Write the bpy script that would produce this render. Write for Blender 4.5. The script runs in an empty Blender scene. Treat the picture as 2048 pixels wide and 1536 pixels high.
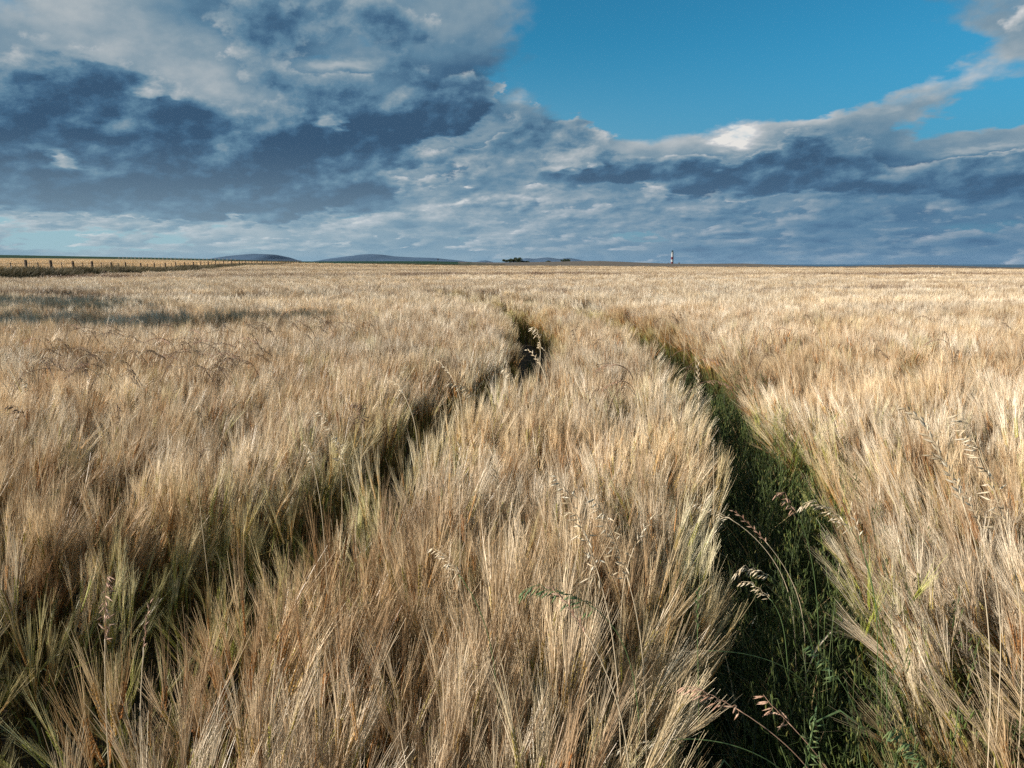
import bpy, math, random
import numpy as np
from mathutils import Matrix, Vector, Euler
random.seed(7); rng = np.random.default_rng(11)
R = math.radians
S = bpy.context.scene
COL = S.collection

# ------------------------------------------------------------------ camera
F = 1365.0; PITCH = R(10.07); EYE = 1.70
cam_d = bpy.data.cameras.new("camera"); cam = bpy.data.objects.new("camera", cam_d); COL.objects.link(cam)
cam.location = (0, 0, EYE); cam.rotation_euler = (R(90) - PITCH, 0, 0)
cam_d.sensor_width = 36; cam_d.lens = 36 * F / 2048; cam_d.clip_start = 0.05; cam_d.clip_end = 90000
S.camera = cam
S.render.resolution_x, S.render.resolution_y = 1024, 768
S.view_settings.view_transform = 'Standard'; S.view_settings.look = 'None'
S.view_settings.gamma = 1; EXPO = 0.70; S.view_settings.exposure = EXPO
S.cycles.max_bounces = 5; S.cycles.diffuse_bounces = 2; S.cycles.glossy_bounces = 1
S.cycles.transmission_bounces = 2; S.cycles.transparent_max_bounces = 6; S.cycles.volume_bounces = 1
S.cycles.use_adaptive_sampling = True; S.cycles.adaptive_threshold = 0.01; S.cycles.adaptive_min_samples = 64
S.cycles.use_denoising = False

SUN_EL, SUN_AZ = R(25), R(-106)       # azimuth measured from +Y (view) towards +X
SUND = Vector((math.sin(SUN_AZ) * math.cos(SUN_EL), math.cos(SUN_AZ) * math.cos(SUN_EL), math.sin(SUN_EL)))
sun_d = bpy.data.lights.new("sun", 'SUN'); sun_d.energy = 5.0; sun_d.angle = R(0.53); sun_d.color = (1.0, 0.92, 0.82)
sun = bpy.data.objects.new("sun", sun_d); COL.objects.link(sun)
sun.rotation_euler = (-SUND).to_track_quat('-Z', 'Y').to_euler(); sun.location = (-20, -10, 30)

def ray(px, py):
    x, y = (px - 1024) / F, (768 - py) / F
    c, s = math.cos(PITCH), math.sin(PITCH)
    return np.array([x, c + y * s, -s + y * c])
def at(px, py, Y):
    r = ray(px, py); return np.array([0, 0, EYE]) + r * (Y / r[1])
def at_z(px, py, z=0.75):
    r = ray(px, py); return np.array([0, 0, EYE]) + r * ((z - EYE) / r[2])

# ------------------------------------------------------------------ node expression helper
class NT:
    def __init__(s, tree): s.t = tree; s.n = tree.nodes; s.l = tree.links
    def put(s, sock, v):
        if isinstance(v, X): s.l.new(v.s, sock)
        elif v is not None:
            if hasattr(v, '__len__') and len(v) == 3 and sock.type == 'RGBA': v = (*v, 1)
            sock.default_value = v
    def node(s, typ, **kw):
        n = s.n.new(typ)
        for k, v in kw.items(): setattr(n, k, v)
        return n
    def math(s, op, a, b=None, c=None, clamp=False):
        n = s.node('ShaderNodeMath', operation=op, use_clamp=clamp)
        for i, v in enumerate((a, b, c)):
            if v is not None: s.put(n.inputs[i], v)
        return X(s, n.outputs[0])
    def vmath(s, op, a, b=None, scale=None):
        n = s.node('ShaderNodeVectorMath', operation=op)
        s.put(n.inputs[0], a)
        if b is not None: s.put(n.inputs[1], b)
        if scale is not None: s.put(n.inputs['Scale'], scale)
        return X(s, n.outputs['Value' if op in ('DOT_PRODUCT', 'LENGTH') else 'Vector'])
    def comb(s, x, y, z):
        n = s.node('ShaderNodeCombineXYZ')
        for i, v in enumerate((x, y, z)): s.put(n.inputs[i], v)
        return X(s, n.outputs[0])
    def sep(s, v):
        n = s.node('ShaderNodeSeparateXYZ'); s.put(n.inputs[0], v); return [X(s, o) for o in n.outputs]
    def noise(s, vec, scale, detail=4, rough=0.5, dist=0.0, dims='3D', lac=2.0):
        n = s.node('ShaderNodeTexNoise', noise_dimensions=dims); s.put(n.inputs['Vector'], vec)
        n.inputs['Scale'].default_value = scale; n.inputs['Detail'].default_value = detail
        n.inputs['Roughness'].default_value = rough; n.inputs['Distortion'].default_value = dist; n.inputs['Lacunarity'].default_value = lac
        return X(s, n.outputs[0])
    def step(s, v, a, b, lo=0.0, hi=1.0, smooth=True):
        n = s.node('ShaderNodeMapRange', interpolation_type='SMOOTHSTEP' if smooth else 'LINEAR')
        s.put(n.inputs[0], v)
        for i, q in enumerate((a, b, lo, hi)): s.put(n.inputs[i + 1], q)
        return X(s, n.outputs[0])
    def mix(s, f, a, b, blend='MIX'):
        n = s.node('ShaderNodeMix', data_type='RGBA', blend_type=blend); s.put(n.inputs[0], f); s.put(n.inputs[6], a); s.put(n.inputs[7], b)
        return X(s, n.outputs[2])
    def ramp(s, f, stops, interp='LINEAR'):
        n = s.node('ShaderNodeValToRGB'); s.put(n.inputs[0], f); cr = n.color_ramp; cr.interpolation = interp
        while len(cr.elements) < len(stops): cr.elements.new(0.5)
        for e, (p, c) in zip(cr.elements, stops): e.position = p; e.color = (*c, 1)
        return X(s, n.outputs[0])
    def attr(s, name, typ='GEOMETRY', out=0):
        n = s.node('ShaderNodeAttribute', attribute_name=name, attribute_type=typ); return X(s, n.outputs[out])
class X:
    def __init__(s, nt, sock): s.nt, s.s = nt, sock
    def __add__(s, o): return s.nt.math('ADD', s, o)
    def __radd__(s, o): return s.nt.math('ADD', o, s)
    def __sub__(s, o): return s.nt.math('SUBTRACT', s, o)
    def __rsub__(s, o): return s.nt.math('SUBTRACT', o, s)
    def __mul__(s, o): return s.nt.math('MULTIPLY', s, o)
    def __rmul__(s, o): return s.nt.math('MULTIPLY', o, s)
    def __truediv__(s, o): return s.nt.math('DIVIDE', s, o)
def lin(r, g, b):
    return tuple(((c / 255 / 12.92) if c / 255 < .04045 else ((c / 255 + .055) / 1.055) ** 2.4) for c in (r, g, b))

# ------------------------------------------------------------------ world: Nishita sky with a broken cloud deck
W = bpy.data.worlds.new("World"); S.world = W; W.use_nodes = True
w = NT(W.node_tree); W.node_tree.nodes.clear()
STR = 0.10
tc = w.node('ShaderNodeTexCoord'); d = X(w, tc.outputs['Generated'])
dx, dy, dz = w.sep(w.vmath('NORMALIZE', d))
dzc = w.math('MAXIMUM', dz, 0.0)
az = w.math('ARCTAN2', dx, dy); el = w.math('ARCSINE', dzc)
P = w.comb(dx / (dzc + 0.20), dy / (dzc + 0.20), 0.0)
P2 = w.comb(dx / (dzc + 0.06) * 0.8, dy / (dzc + 0.06) * 0.55, 3.7)
elm = el * 1.55 + 0.20 * (1.0 - w.math('POWER', 0.3679, el * 18.0))
AEn = w.comb(az * 1.1, elm - az * 0.20, 1.3)
wn = w.node('ShaderNodeTexNoise'); w.put(wn.inputs['Vector'], P); wn.inputs['Scale'].default_value = 3.2; wn.inputs['Detail'].default_value = 5; wn.inputs['Roughness'].default_value = .6
wv = w.vmath('SUBTRACT', X(w, wn.outputs['Color']), (0.5, 0.5, 0.5))
AE = w.vmath('ADD', w.comb(az, el, 0.0), w.vmath('MULTIPLY', wv, (0.16, 0.075, 0.0)))
def pdir(px, py):
    r = ray(px, py); r = r / np.linalg.norm(r); return math.atan2(r[0], r[1]), math.asin(max(r[2], 0))
def blobs(lst):
    acc = None
    for (px, py, sx, sy, rot, amp) in lst:
        a0, e0 = pdir(px, py)
        m = w.node('ShaderNodeMapping', vector_type='TEXTURE'); w.put(m.inputs[0], AE)
        m.inputs[1].default_value = (a0, e0, 0); m.inputs[2].default_value = (0, 0, R(rot)); m.inputs[3].default_value = (sx / F, sy / F, 1)
        v = X(w, m.outputs[0]); q = w.vmath('DOT_PRODUCT', v, v)
        e = w.math('POWER', 0.3679, q)
        acc = w.math('MULTIPLY_ADD', e, amp, acc if acc is not None else 0.0)
    return acc
cover = blobs([(1500, 90, 430, 135, -8, -1.15), (1230, 190, 170, 80, -20, -.5), (1720, 120, 230, 75, 15, -.5), (1990, 232, 120, 26, 12, -.75),
               (80, 462, 420, 22, 0, -.50), (500, 492, 330, 20, 0, -.18), (1130, 130, 50, 22, 0, .05), (620, 440, 170, 14, 5, -.45), (1230, 470, 500, 12, 0, -.22), (260, 478, 330, 12, 0, -.25),
               (1250, 378, 60, 12, 10, -.5), (700, 105, 70, 22, 10, -.35), (60, 20, 170, 30, 0, -.28), (620, 262, 60, 20, 20, -.30),
               (1960, 30, 150, 70, -10, .75), (1820, 200, 280, 42, 17, .50), (1130, 130, 60, 30, 0, .05), (1800, 45, 60, 22, 0, .25),
               (350, 300, 600, 150, 0, .5), (1500, 330, 700, 60, 3, .35), (1990, 300, 130, 14, 10, -.25), (950, 452, 260, 26, 0, .22)])
mass = blobs([(400, 300, 560, 80, 5, .30), (250, 395, 460, 42, 0, .42), (900, 190, 230, 45, 20, .22), (60, 200, 200, 50, 0, .15)])
tone = blobs([(330, 78, 200, 46, -14, .24), (120, 120, 190, 34, 0, .14), (560, 60, 150, 60, 0, -.22), (420, 185, 190, 30, -10, .20),
              (620, 285, 420, 75, 6, -.27), (180, 185, 130, 34, 0, -.16), (150, 375, 430, 42, 0, -.24), (950, 190, 260, 45, 22, -.24),
              (550, 415, 330, 26, 2, -.22), (880, 80, 190, 70, 20, -.14), (190, 255, 130, 34, 0, .06), (690, 133, 60, 12, 6, .42), (110, 328, 50, 17, -22, .42), (660, 250, 46, 24, 20, .42),
              (300, 192, 24, 10, 0, .4), (372, 200, 22, 9, 0, .35), (875, 292, 60, 18, 20, .42), (960, 258, 60, 14, 14, .35), (860, 350, 90, 14, 14, .35),
              (900, 415, 190, 30, 4, .32), (1150, 325, 55, 20, 8, .45), (1465, 285, 34, 26, 0, .50), (1310, 383, 40, 16, 0, .42),
              (1200, 305, 300, 30, 6, .12), (1540, 345, 240, 38, 4, -.36), (1180, 352, 170, 24, 0, -.18), (1880, 368, 230, 34, 4, -.36), (1130, 245, 130, 40, 10, -.22),
              (1900, 165, 90, 30, 12, .30), (1650, 235, 190, 24, 14, .20), (1960, 60, 120, 40, 0, .12), (2020, 190, 90, 20, 10, -.2),
              (1640, 390, 110, 12, 6, .30), (1350, 420, 300, 14, 0, .14), (1800, 480, 500, 40, 0, -.20), (1150, 128, 40, 16, 0, .45), (1040, 180, 30, 16, 0, .4), (1960, 305, 70, 9, 4, .35),
              (350, 460, 260, 22, 0, .38), (90, 455, 120, 8, 0, .2), (1040, 462, 180, 12, 0, .25)])
def two(vec, off, scale, det, rough):
    return w.noise(vec, scale, det, rough), w.noise(w.vmath('ADD', vec, off), scale, det, rough)
def ramp_c(t):
    return w.ramp(t, [(0.0, lin(57, 86, 114)), (0.18, lin(69, 104, 134)), (0.36, lin(94, 130, 155)), (0.56, lin(130, 153, 168)), (0.76, lin(170, 180, 186)), (0.92, lin(200, 203, 206)), (1.0, lin(230, 228, 224))])
# high grey deck, soft
n0, n1 = two(P, (-0.13, -0.10, 0.0), 1.9, 8, .48); nf, nb = two(AEn, (-0.02, 0.03, 0), 5.0, 9, .55)
dens = (n0 - 0.5) * 1.3 + (nf - 0.5) * 1.3
alpha = w.step(cover + dens + 0.46, 0.0, 0.30)
edge = w.step(cover + dens + 0.46, 0.02, 0.7, 1.0, 0.0)
cloud = ramp_c(0.41 + tone + (n0 - n1) * 0.7 + (nf - nb) * w.step(el, 0.0, 0.16, 0.55, 1.2) + edge * 0.16)
# lower, darker cumulus banks with ragged sunlit rims
m0, m1 = two(w.vmath('ADD', AEn, (3.3, 1.7, 2.0)), (-0.014, 0.026, 0), 6.6, 10, .60)
dB = (m0 - 0.5) * 2.5 - w.math('MINIMUM', tone, 0.20) * 1.5 + w.math('MINIMUM', cover, 0.3) * 0.9 + mass - 0.07
aB = w.step(dB, 0.0, 0.16); eB = w.step(dB, 0.0, 0.50, 1.0, 0.0)
cB = ramp_c(0.20 + tone * 0.45 + (m0 - m1) * 2.9 + eB * 0.40)
# small bright puffs low down
q0, q1 = two(w.vmath('MULTIPLY', w.vmath('ADD', AEn, (7.1, 0.4, 5.0)), (1.0, 1.25, 1.0)), (-0.009, 0.016, 0), 12.0, 9, .60)
low_band = w.step(el, 0.004, 0.022) * w.step(el, 0.10, 0.17, 1.0, 0.0)
dC = (q0 - 0.5) * 2.6 + (low_band - 1.0) * 1.6 + w.math('MINIMUM', cover, 0.2) * .3 + 0.13 - w.step(az, 0.05, 0.7) * 0.16
aC = w.step(dC, 0.0, 0.16) * 0.92; cC = ramp_c(0.56 + (q0 - q1) * 2.6 + w.step(dC, 0.0, 0.4, 0.14, -0.10) + w.step(az, -0.1, 0.6, 0.08, -0.22))
sky = w.node('ShaderNodeTexSky', sky_type='NISHITA', sun_disc=False, sun_elevation=SUN_EL, sun_rotation=SUN_AZ, air_density=1.0, dust_density=0.4, ozone_density=2.2)
w.put(sky.inputs[0], w.comb(dx, dy, w.math('MAXIMUM', dz, 0.012)))
skyc = w.mix(1.0, X(w, sky.outputs[0]), (0.125, 0.57, 0.66), 'MULTIPLY')
# cloud banks thin out towards the horizon, where the air is pale
K = 1 / STR / 2 ** EXPO
pale = w.step(dz, 0.0, 0.17, 0.50, 0.0)
hz = w.vmath('SCALE', w.mix(w.step(az, -0.5, 0.62), lin(160, 188, 202), lin(84, 124, 160)), scale=K)
low = w.step(dz, 0.0, 0.30, 0.90, 0.0)
skyc = w.mix(low, skyc, hz)
fin = w.mix(alpha, skyc, w.mix(pale, w.vmath('SCALE', cloud, scale=K), hz))
fin = w.mix(aC, fin, w.mix(pale, w.vmath('SCALE', cC, scale=K), hz))
fin = w.mix(aB, fin, w.mix(pale, w.vmath('SCALE', cB, scale=K), hz))
bg = w.node('ShaderNodeBackground'); w.put(bg.inputs[0], fin); bg.inputs[1].default_value = STR
wo = w.node('ShaderNodeOutputWorld'); w.l.new(bg.outputs[0], wo.inputs[0])
W.cycles.sampling_method = 'MANUAL'; W.cycles.sample_map_resolution = 512

# ------------------------------------------------------------------ materials
def mat(name):
    m = bpy.data.materials.new(name); m.use_nodes = True; m.node_tree.nodes.clear(); return m, NT(m.node_tree)
def bsdf(n, col, rough=.8, spec=.3, trans=0.0, normal=None, metal=0):
    p = n.node('ShaderNodeBsdfPrincipled'); n.put(p.inputs['Base Color'], col); n.put(p.inputs['Roughness'], rough)
    p.inputs['Specular IOR Level'].default_value = spec; p.inputs['Metallic'].default_value = metal
    if normal is not None: n.put(p.inputs['Normal'], normal)
    o = n.node('ShaderNodeOutputMaterial'); out = p.outputs[0]
    if trans:
        t = n.node('ShaderNodeBsdfTranslucent'); n.put(t.inputs[0], col)
        mx = n.node('ShaderNodeMixShader'); mx.inputs[0].default_value = trans
        n.l.new(out, mx.inputs[1]); n.l.new(t.outputs[0], mx.inputs[2]); out = mx.outputs[0]
    n.l.new(out, o.inputs[0])
def simple(name, col, rough=.8, spec=.3, trans=0.0, var=.25, scale=20, metal=0):
    m, n = mat(name); tcn = n.node('ShaderNodeTexCoord')
    f = n.noise(X(n, tcn.outputs['Object']), scale, 4, .6)
    lo = tuple(c * (1 - var) for c in col); hi = tuple(min(1, c * (1 + var)) for c in col)
    bsdf(n, n.mix(n.step(f, .3, .7), lo, hi), rough, spec, trans, metal=metal); return m
def plantmat(name, stops, trans=.25, rough=.5, spec=.4, tint=True):
    """colour from the per-plant value rnd, tinted by the clump it stands in"""
    m, n = mat(name)
    c = n.ramp(n.attr('rnd', out=2), stops)
    if tint: c = n.mix(1.0, c, n.attr('tint', 'INSTANCER', 0), 'MULTIPLY')
    bsdf(n, c, rough, spec, trans); return m
M_awn = plantmat('barley_awns', [(0, (.235, .150, .082)), (.35, (.47, .375, .265)), (.75, (.70, .625, .495)), (1, (.84, .79, .67))], .16, .38, .55)
M_ear = plantmat('barley_ear', [(0, (.34, .17, .07)), (.45, (.50, .30, .13)), (.8, (.52, .40, .16)), (1, (.40, .42, .12))], .15, .5)
M_stem = plantmat('barley_stem', [(0, (.11, .075, .035)), (.5, (.22, .155, .065)), (1, (.20, .24, .07))], .1, .5)
M_weed = plantmat('green_blades', [(0, (.015, .034, .014)), (.5, (.030, .058, .022)), (.82, (.10, .15, .045)), (.9, (.26, .26, .09)), (1, (.48, .39, .22))], .3, .45)
M_grass = plantmat('verge_grass', [(0, (.05, .045, .022)), (.45, (.095, .085, .038)), (.8, (.20, .15, .08)), (1, (.34, .25, .15))], .25, .6)

# ------------------------------------------------------------------ mesh helpers
class MB:
    def __init__(s): s.v = []; s.f = []; s.m = []; s.r = []; s.n = 0
    def add(s, v, f, mi=0, rnd=.5):
        v = np.asarray(v, float).reshape(-1, 3); f = np.asarray(f, int).reshape(-1, 4)
        s.v.append(v); s.f.append(f + s.n); s.m.append(np.full(len(f), mi)); s.r.append(np.broadcast_to(rnd, len(v)).astype(float)); s.n += len(v)
    def ribbons(s, Pt, Wd, side, mi=0, rnd=.5):
        """Pt [n,k,3] centre lines, Wd [n,k] widths, side [n,3]"""
        n, k, _ = Pt.shape; off = side[:, None, :] * Wd[..., None] * .5
        v = np.stack([Pt - off, Pt + off], 2).reshape(-1, 3)
        i = (np.arange(n)[:, None] * k + np.arange(k - 1)[None]) * 2; i = i.reshape(-1)
        s.add(v, np.stack([i, i + 1, i + 3, i + 2], 1), mi, np.repeat(np.broadcast_to(rnd, n), k * 2))
    def spindle(s, a, b, rad, mi=0, rnd=.5, fat=.4, tip=.15):
        a, b = np.asarray(a, float), np.asarray(b, float); d = b - a; L = np.linalg.norm(d) + 1e-9; d = d / L
        u = np.cross(d, (0.3, .9, .2)); u /= np.linalg.norm(u) + 1e-9; q = np.cross(d, u)
        vs = []
        for t, r in ((0, tip * 1.6), (fat, 1), (1, tip)):
            for k in range(4): vs.append(a + d * L * t + (u * math.cos(k * math.pi / 2) + q * math.sin(k * math.pi / 2)) * rad * r)
        fs = [(j * 4 + k, j * 4 + (k + 1) % 4, j * 4 + 4 + (k + 1) % 4, j * 4 + 4 + k) for j in (0, 1) for k in range(4)]
        s.add(vs, fs, mi, rnd)
    def tube(s, pts, rad, n=6, mi=0, rnd=.5, cap=True):
        pts = np.asarray(pts, float); k = len(pts); rad = np.broadcast_to(rad, k)
        vs = []
        for i in range(k):
            d = pts[min(i + 1, k - 1)] - pts[max(i - 1, 0)]; d = d / (np.linalg.norm(d) + 1e-12)
            ref = (0, 0, 1) if abs(d[2]) < .9 else (1, 0, 0)
            u = np.cross(d, ref); u /= np.linalg.norm(u); q = np.cross(d, u)
            for j in range(n): vs.append(pts[i] + (u * math.cos(2 * math.pi * j / n) + q * math.sin(2 * math.pi * j / n)) * rad[i])
        fs = [(i * n + j, i * n + (j + 1) % n, (i + 1) * n + (j + 1) % n, (i + 1) * n + j) for i in range(k - 1) for j in range(n)]
        if cap:
            for e, p in ((0, pts[0]), (k - 1, pts[-1])):
                c = len(vs); vs.append(p)
                fs += [(c, e * n + j, e * n + (j + 1) % n, c) for j in range(n)]
        s.add(vs, fs, mi, rnd)
    def box(s, c, size, rot=0, mi=0, rnd=.5):
        c = np.asarray(c, float); hx, hy, hz = np.asarray(size, float) / 2
        v = np.array([(x, y, z) for z in (-hz, hz) for x, y in ((-hx, -hy), (hx, -hy), (hx, hy), (-hx, hy))])
        cs, sn = math.cos(rot), math.sin(rot); v = np.stack([v[:, 0] * cs - v[:, 1] * sn, v[:, 0] * sn + v[:, 1] * cs, v[:, 2]], 1) + c
        s.add(v, [(3, 2, 1, 0), (4, 5, 6, 7), (0, 1, 5, 4), (1, 2, 6, 5), (2, 3, 7, 6), (3, 0, 4, 7)], mi, rnd)
    def lathe(s, prof, n=32, c=(0, 0, 0), mi=0, rnd=.5):
        c = np.asarray(c, float); vs = [(r * math.cos(2 * math.pi * j / n), r * math.sin(2 * math.pi * j / n), z) for r, z in prof for j in range(n)]
        fs = [(i * n + j, i * n + (j + 1) % n, (i + 1) * n + (j + 1) % n, (i + 1) * n + j) for i in range(len(prof) - 1) for j in range(n)]
        s.add(np.array(vs) + c, fs, mi, rnd)
    def mesh(s, name, mats, smooth=False):
        v = np.concatenate(s.v); f = np.concatenate(s.f); mi = np.concatenate(s.m); r = np.concatenate(s.r)
        tri = (f[:, 0] == f[:, 3])
        loops = []; 
        lt = np.where(tri, 3, 4); ls = np.concatenate([[0], np.cumsum(lt)[:-1]])
        flat = f.reshape(-1)
        if tri.any():
            keep = np.ones(f.shape, bool); keep[tri, 3] = False; flat = f[keep]
        me = bpy.data.meshes.new(name); me.vertices.add(len(v)); me.vertices.foreach_set('co', v.ravel().astype(np.float32))
        me.loops.add(len(flat)); me.loops.foreach_set('vertex_index', flat.astype(np.int32))
        me.polygons.add(len(f)); me.polygons.foreach_set('loop_start', ls.astype(np.int32)); me.polygons.foreach_set('loop_total', lt.astype(np.int32))
        me.polygons.foreach_set('material_index', mi.astype(np.int32))
        if smooth: me.polygons.foreach_set('use_smooth', np.ones(len(f), bool))
        a = me.attributes.new('rnd', 'FLOAT', 'POINT'); a.data.foreach_set('value', r.astype(np.float32))
        for m in (mats if isinstance(mats, (list, tuple)) else [mats]): me.materials.append(m)
        me.update(calc_edges=True); me.validate()
        return me
    def build(s, name, mats, parent=None, smooth=False):
        o = bpy.data.objects.new(name, s.mesh(name, mats, smooth)); COL.objects.link(o)
        if parent is not None: o.parent = parent
        return o
def tag(o, label=None, cat=None, group=None, kind=None):
    if label: o['label'] = label
    if cat: o['category'] = cat
    if group: o['group'] = group
    if kind or cat in ('grass', 'tree', 'fence'): o['kind'] = kind or 'thing'
    return o
def empty(name, loc, label, cat, group=None):
    o = bpy.data.objects.new(name, None); COL.objects.link(o); o.location = loc; return tag(o, label, cat, group)
def nrm(a): return a / (np.linalg.norm(a, axis=-1, keepdims=True) + 1e-9)

def vnoise(x, y, seed=0):
    g = np.random.default_rng(seed).random((256, 256)); xi = np.floor(x).astype(int); yi = np.floor(y).astype(int)
    fx, fy = x - xi, y - yi; fx = fx * fx * (3 - 2 * fx); fy = fy * fy * (3 - 2 * fy)
    a, b, c, e = g[xi % 256, yi % 256], g[(xi + 1) % 256, yi % 256], g[xi % 256, (yi + 1) % 256], g[(xi + 1) % 256, (yi + 1) % 256]
    return (a * (1 - fx) + b * fx) * (1 - fy) + (c * (1 - fx) + e * fx) * fy
def fbm(x, y, seed=0, o=4):
    t = 0; a = .5; tot = 0
    for i in range(o): t = t + a * vnoise(x * 2 ** i, y * 2 ** i, seed + i); tot += a; a *= .5
    return t / tot

FA, FB = np.array([-34.0, 45.0]), np.array([-64.0, 200.0])        # the fence runs through these
fdir = (FB - FA) / np.linalg.norm(FB - FA); fnor = np.array([-fdir[1], fdir[0]])
def fside(x, y): return (x - FA[0]) * fnor[0] + (y - FA[1]) * fnor[1]      # > 0 : beyond the fence (left)
# ------------------------------------------------------------------ terrain
CROP = 0.75
KY = [25, 45, 80, 130, 200, 300, 450, 700, 1100, 1600, 2000, 2300, 3200]
TAB = {
    -900: [579, 557, 538, 526, 519, 515, 511, 507, 514, 518, 520, 522, 524],
    0:    [579, 557, 539, 528, 520.5, 516.2, 513, 509, 515, 518, 520, 522, 524],
    300:  [579, 555.2, 543, 531, 523.5, 518.6, 517, 514.5, 518, 520, 521, 522, 525],
    500:  [579, 555.2, 542.8, 528.3, 524, 522.5, 522.5, 519.5, 522, 523, 523, 524, 526],
    600:  [579, 555.2, 542.4, 533, 524.8, 524.6, 525, 522.3, 524, 524, 524, 525, 527],
    700:  [579, 555.2, 542.4, 534, 527.5, 525.6, 527, 521.8, 524, 524, 524, 525, 527],
    850:  [579, 555.2, 542.4, 535, 530, 528, 529, 521.5, 524, 525, 525, 526, 528],
    930:  [579, 555.2, 542.4, 535.6, 531.5, 529.5, 530, 523, 525, 525, 525, 526, 528],
    1010: [579, 555.2, 542.4, 535.6, 531.8, 529.5, 528, 525, 524.5, 525, 526, 527, 529],
    1200: [579, 555.2, 542.4, 535.8, 532, 529, 525.4, 521.0, 522, 525, 527, 528, 529],
    1345: [579, 555.2, 542.4, 535.8, 532.3, 530.8, 529.5, 527.6, 527.0, 526.8, 527.0, 529, 531],
    1490: [579, 555.2, 542.4, 535.8, 532.3, 530.5, 528.6, 526.2, 528, 531, 534, 540, 542],
    1660: [579, 555.2, 542.4, 535.8, 533.2, 532.2, 532.2, 533.0, 538, 544, 548, 550, 550],
    1820: [579, 555.2, 542.4, 535.8, 532.6, 530.6, 528.6, 527.6, 534, 544, 548, 550, 550],
    2048: [579, 555.2, 542.4, 535.8, 534, 534.2, 534.6, 536, 542, 548, 552, 552, 550],
    2900: [579, 555.2, 542.4, 535.8, 533.4, 533.2, 533.3, 535, 542, 550, 556, 552, 550]}
cols = sorted(TAB); tcol = np.array([ray(c, 527)[0] / ray(c, 527)[1] for c in cols])
LY = np.log(np.array([1.0] + KY))
TZ = np.array([[CROP] + [EYE + ray(1024, p)[2] / ray(1024, p)[1] * y for p, y in zip(TAB[c], KY)] for c in cols])
GU, GL = np.linspace(-1.6, 1.6, 321), np.linspace(0, math.log(3200), 260)
_t = np.array([np.interp(GL, LY, row) for row in TZ])
G = np.array([np.interp(GU, tcol, _t[:, j]) for j in range(len(GL))]).T      # [u, l]
ker = np.exp(-np.linspace(-2, 2, 9) ** 2); ker /= ker.sum()
Gs = np.apply_along_axis(lambda r: np.convolve(np.pad(r, 4, 'edge'), ker, 'valid'), 0, G)
k2 = np.array([.25, .5, .25]); Gs = np.apply_along_axis(lambda r: np.convolve(np.pad(r, 1, 'edge'), k2, 'valid'), 1, Gs)
def zc(x, y):
    """height of the crop's top over the place (x, y)"""
    x = np.asarray(x, float); y = np.asarray(y, float); yy = np.maximum(y, 1.01); u = np.clip(x / yy, -1.599, 1.599)
    l = np.clip(np.log(yy), 0, GL[-1] - 1e-6)
    iu = (u - GU[0]) / (GU[1] - GU[0]); il = l / (GL[1] - GL[0]); a = iu.astype(int); b = il.astype(int); a = np.minimum(a, 319); b = np.minimum(b, 258)
    fu, fl = iu - a, il - b
    z = (Gs[a, b] * (1 - fu) + Gs[a + 1, b] * fu) * (1 - fl) + (Gs[a, b + 1] * (1 - fu) + Gs[a + 1, b + 1] * fu) * fl
    k = np.clip((y - 14) / 30, 0, 1)
    z = CROP + (z - CROP) * np.where(y < 14, 0, np.minimum(1, k * 3))
    return z + .55 * np.exp(-((fside(x, y) + .2) / 1.2) ** 2) * (y > 30) * np.clip(1.1 - y / 160, 0, 1)
def edge_far(x, y): # distance at which the barley ends, by bearing
    u = np.asarray(x) / np.maximum(y, 1.0)
    return np.interp(u, [-.8, -.33, -.27, 0, .127, .23, .34, .46, .58, .74, 1.5], [235, 235, 262, 250, 228, 195, 175, 160, 140, 108, 90])

def sheet(name, ys, us, zoff, mask, m, bump=0.0, smooth=True, thick=0):
    yy, uu = np.meshgrid(ys, us, indexing='ij'); x = yy * uu
    z = zc(x, yy) + zoff
    if bump: z = z + (fbm(x * .35, yy * .35, 5) - .5) * bump + (fbm(x * 3, yy * 3, 9, 2) - .5) * bump * .7
    v = np.stack([x, yy, z], -1).reshape(-1, 3); ny, nu = len(ys), len(us)
    i = (np.arange(ny - 1)[:, None] * nu + np.arange(nu - 1)[None]); f = np.stack([i, i + 1, i + nu + 1, i + nu], -1).reshape(-1, 4)
    if mask is not None:
        cx = v[f, 0].mean(1); cy = v[f, 1].mean(1); f = f[mask(cx, cy)]
        used = np.unique(f); mp = np.zeros(len(v), int); mp[used] = np.arange(len(used)); v = v[used]; f = mp[f]
    b = MB(); b.add(v, f); return b.build(name, m, smooth=smooth)

def fieldmat(name, c1, c2, c3, streak, rough=.9, row=None):
    m, n = mat(name); g = n.node('ShaderNodeNewGeometry'); p = X(n, g.outputs['Position'])
    big = n.noise(n.vmath('MULTIPLY', p, (.010, .045, 0)), 1.0, 5, .6, .4); mid = n.noise(n.vmath('MULTIPLY', p, (.12, .3, 0)), 1.0, 4, .6); fine = n.noise(p, 3.0, 5, .75)
    c = n.mix(n.step(big, .36, .64), c1, c2); c = n.mix(n.step(mid, .45, .75) * streak, c, c3)
    c = n.mix(n.step(fine, .3, .7) * .45, c, tuple(k * .55 for k in c1))
    bm = n.node('ShaderNodeBump'); bm.inputs['Strength'].default_value = .8; bm.inputs['Distance'].default_value = .25; n.put(bm.inputs['Height'], fine)
    bsdf(n, c, rough, .1, 0, X(n, bm.outputs[0])); return m
M_soil = simple('dark_soil', (.055, .042, .030), .95, .1, var=.5, scale=9)
M_canopy = fieldmat('barley_top', (.50, .395, .27), (.42, .315, .20), (.33, .22, .13), .8)
M_gold = fieldmat('gold_barley', (.50, .36, .19), (.40, .27, .14), (.30, .19, .10), .7)
M_green = fieldmat('green_crop', (.020, .052, .030), (.016, .042, .022), (.032, .060, .03), .4)
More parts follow.
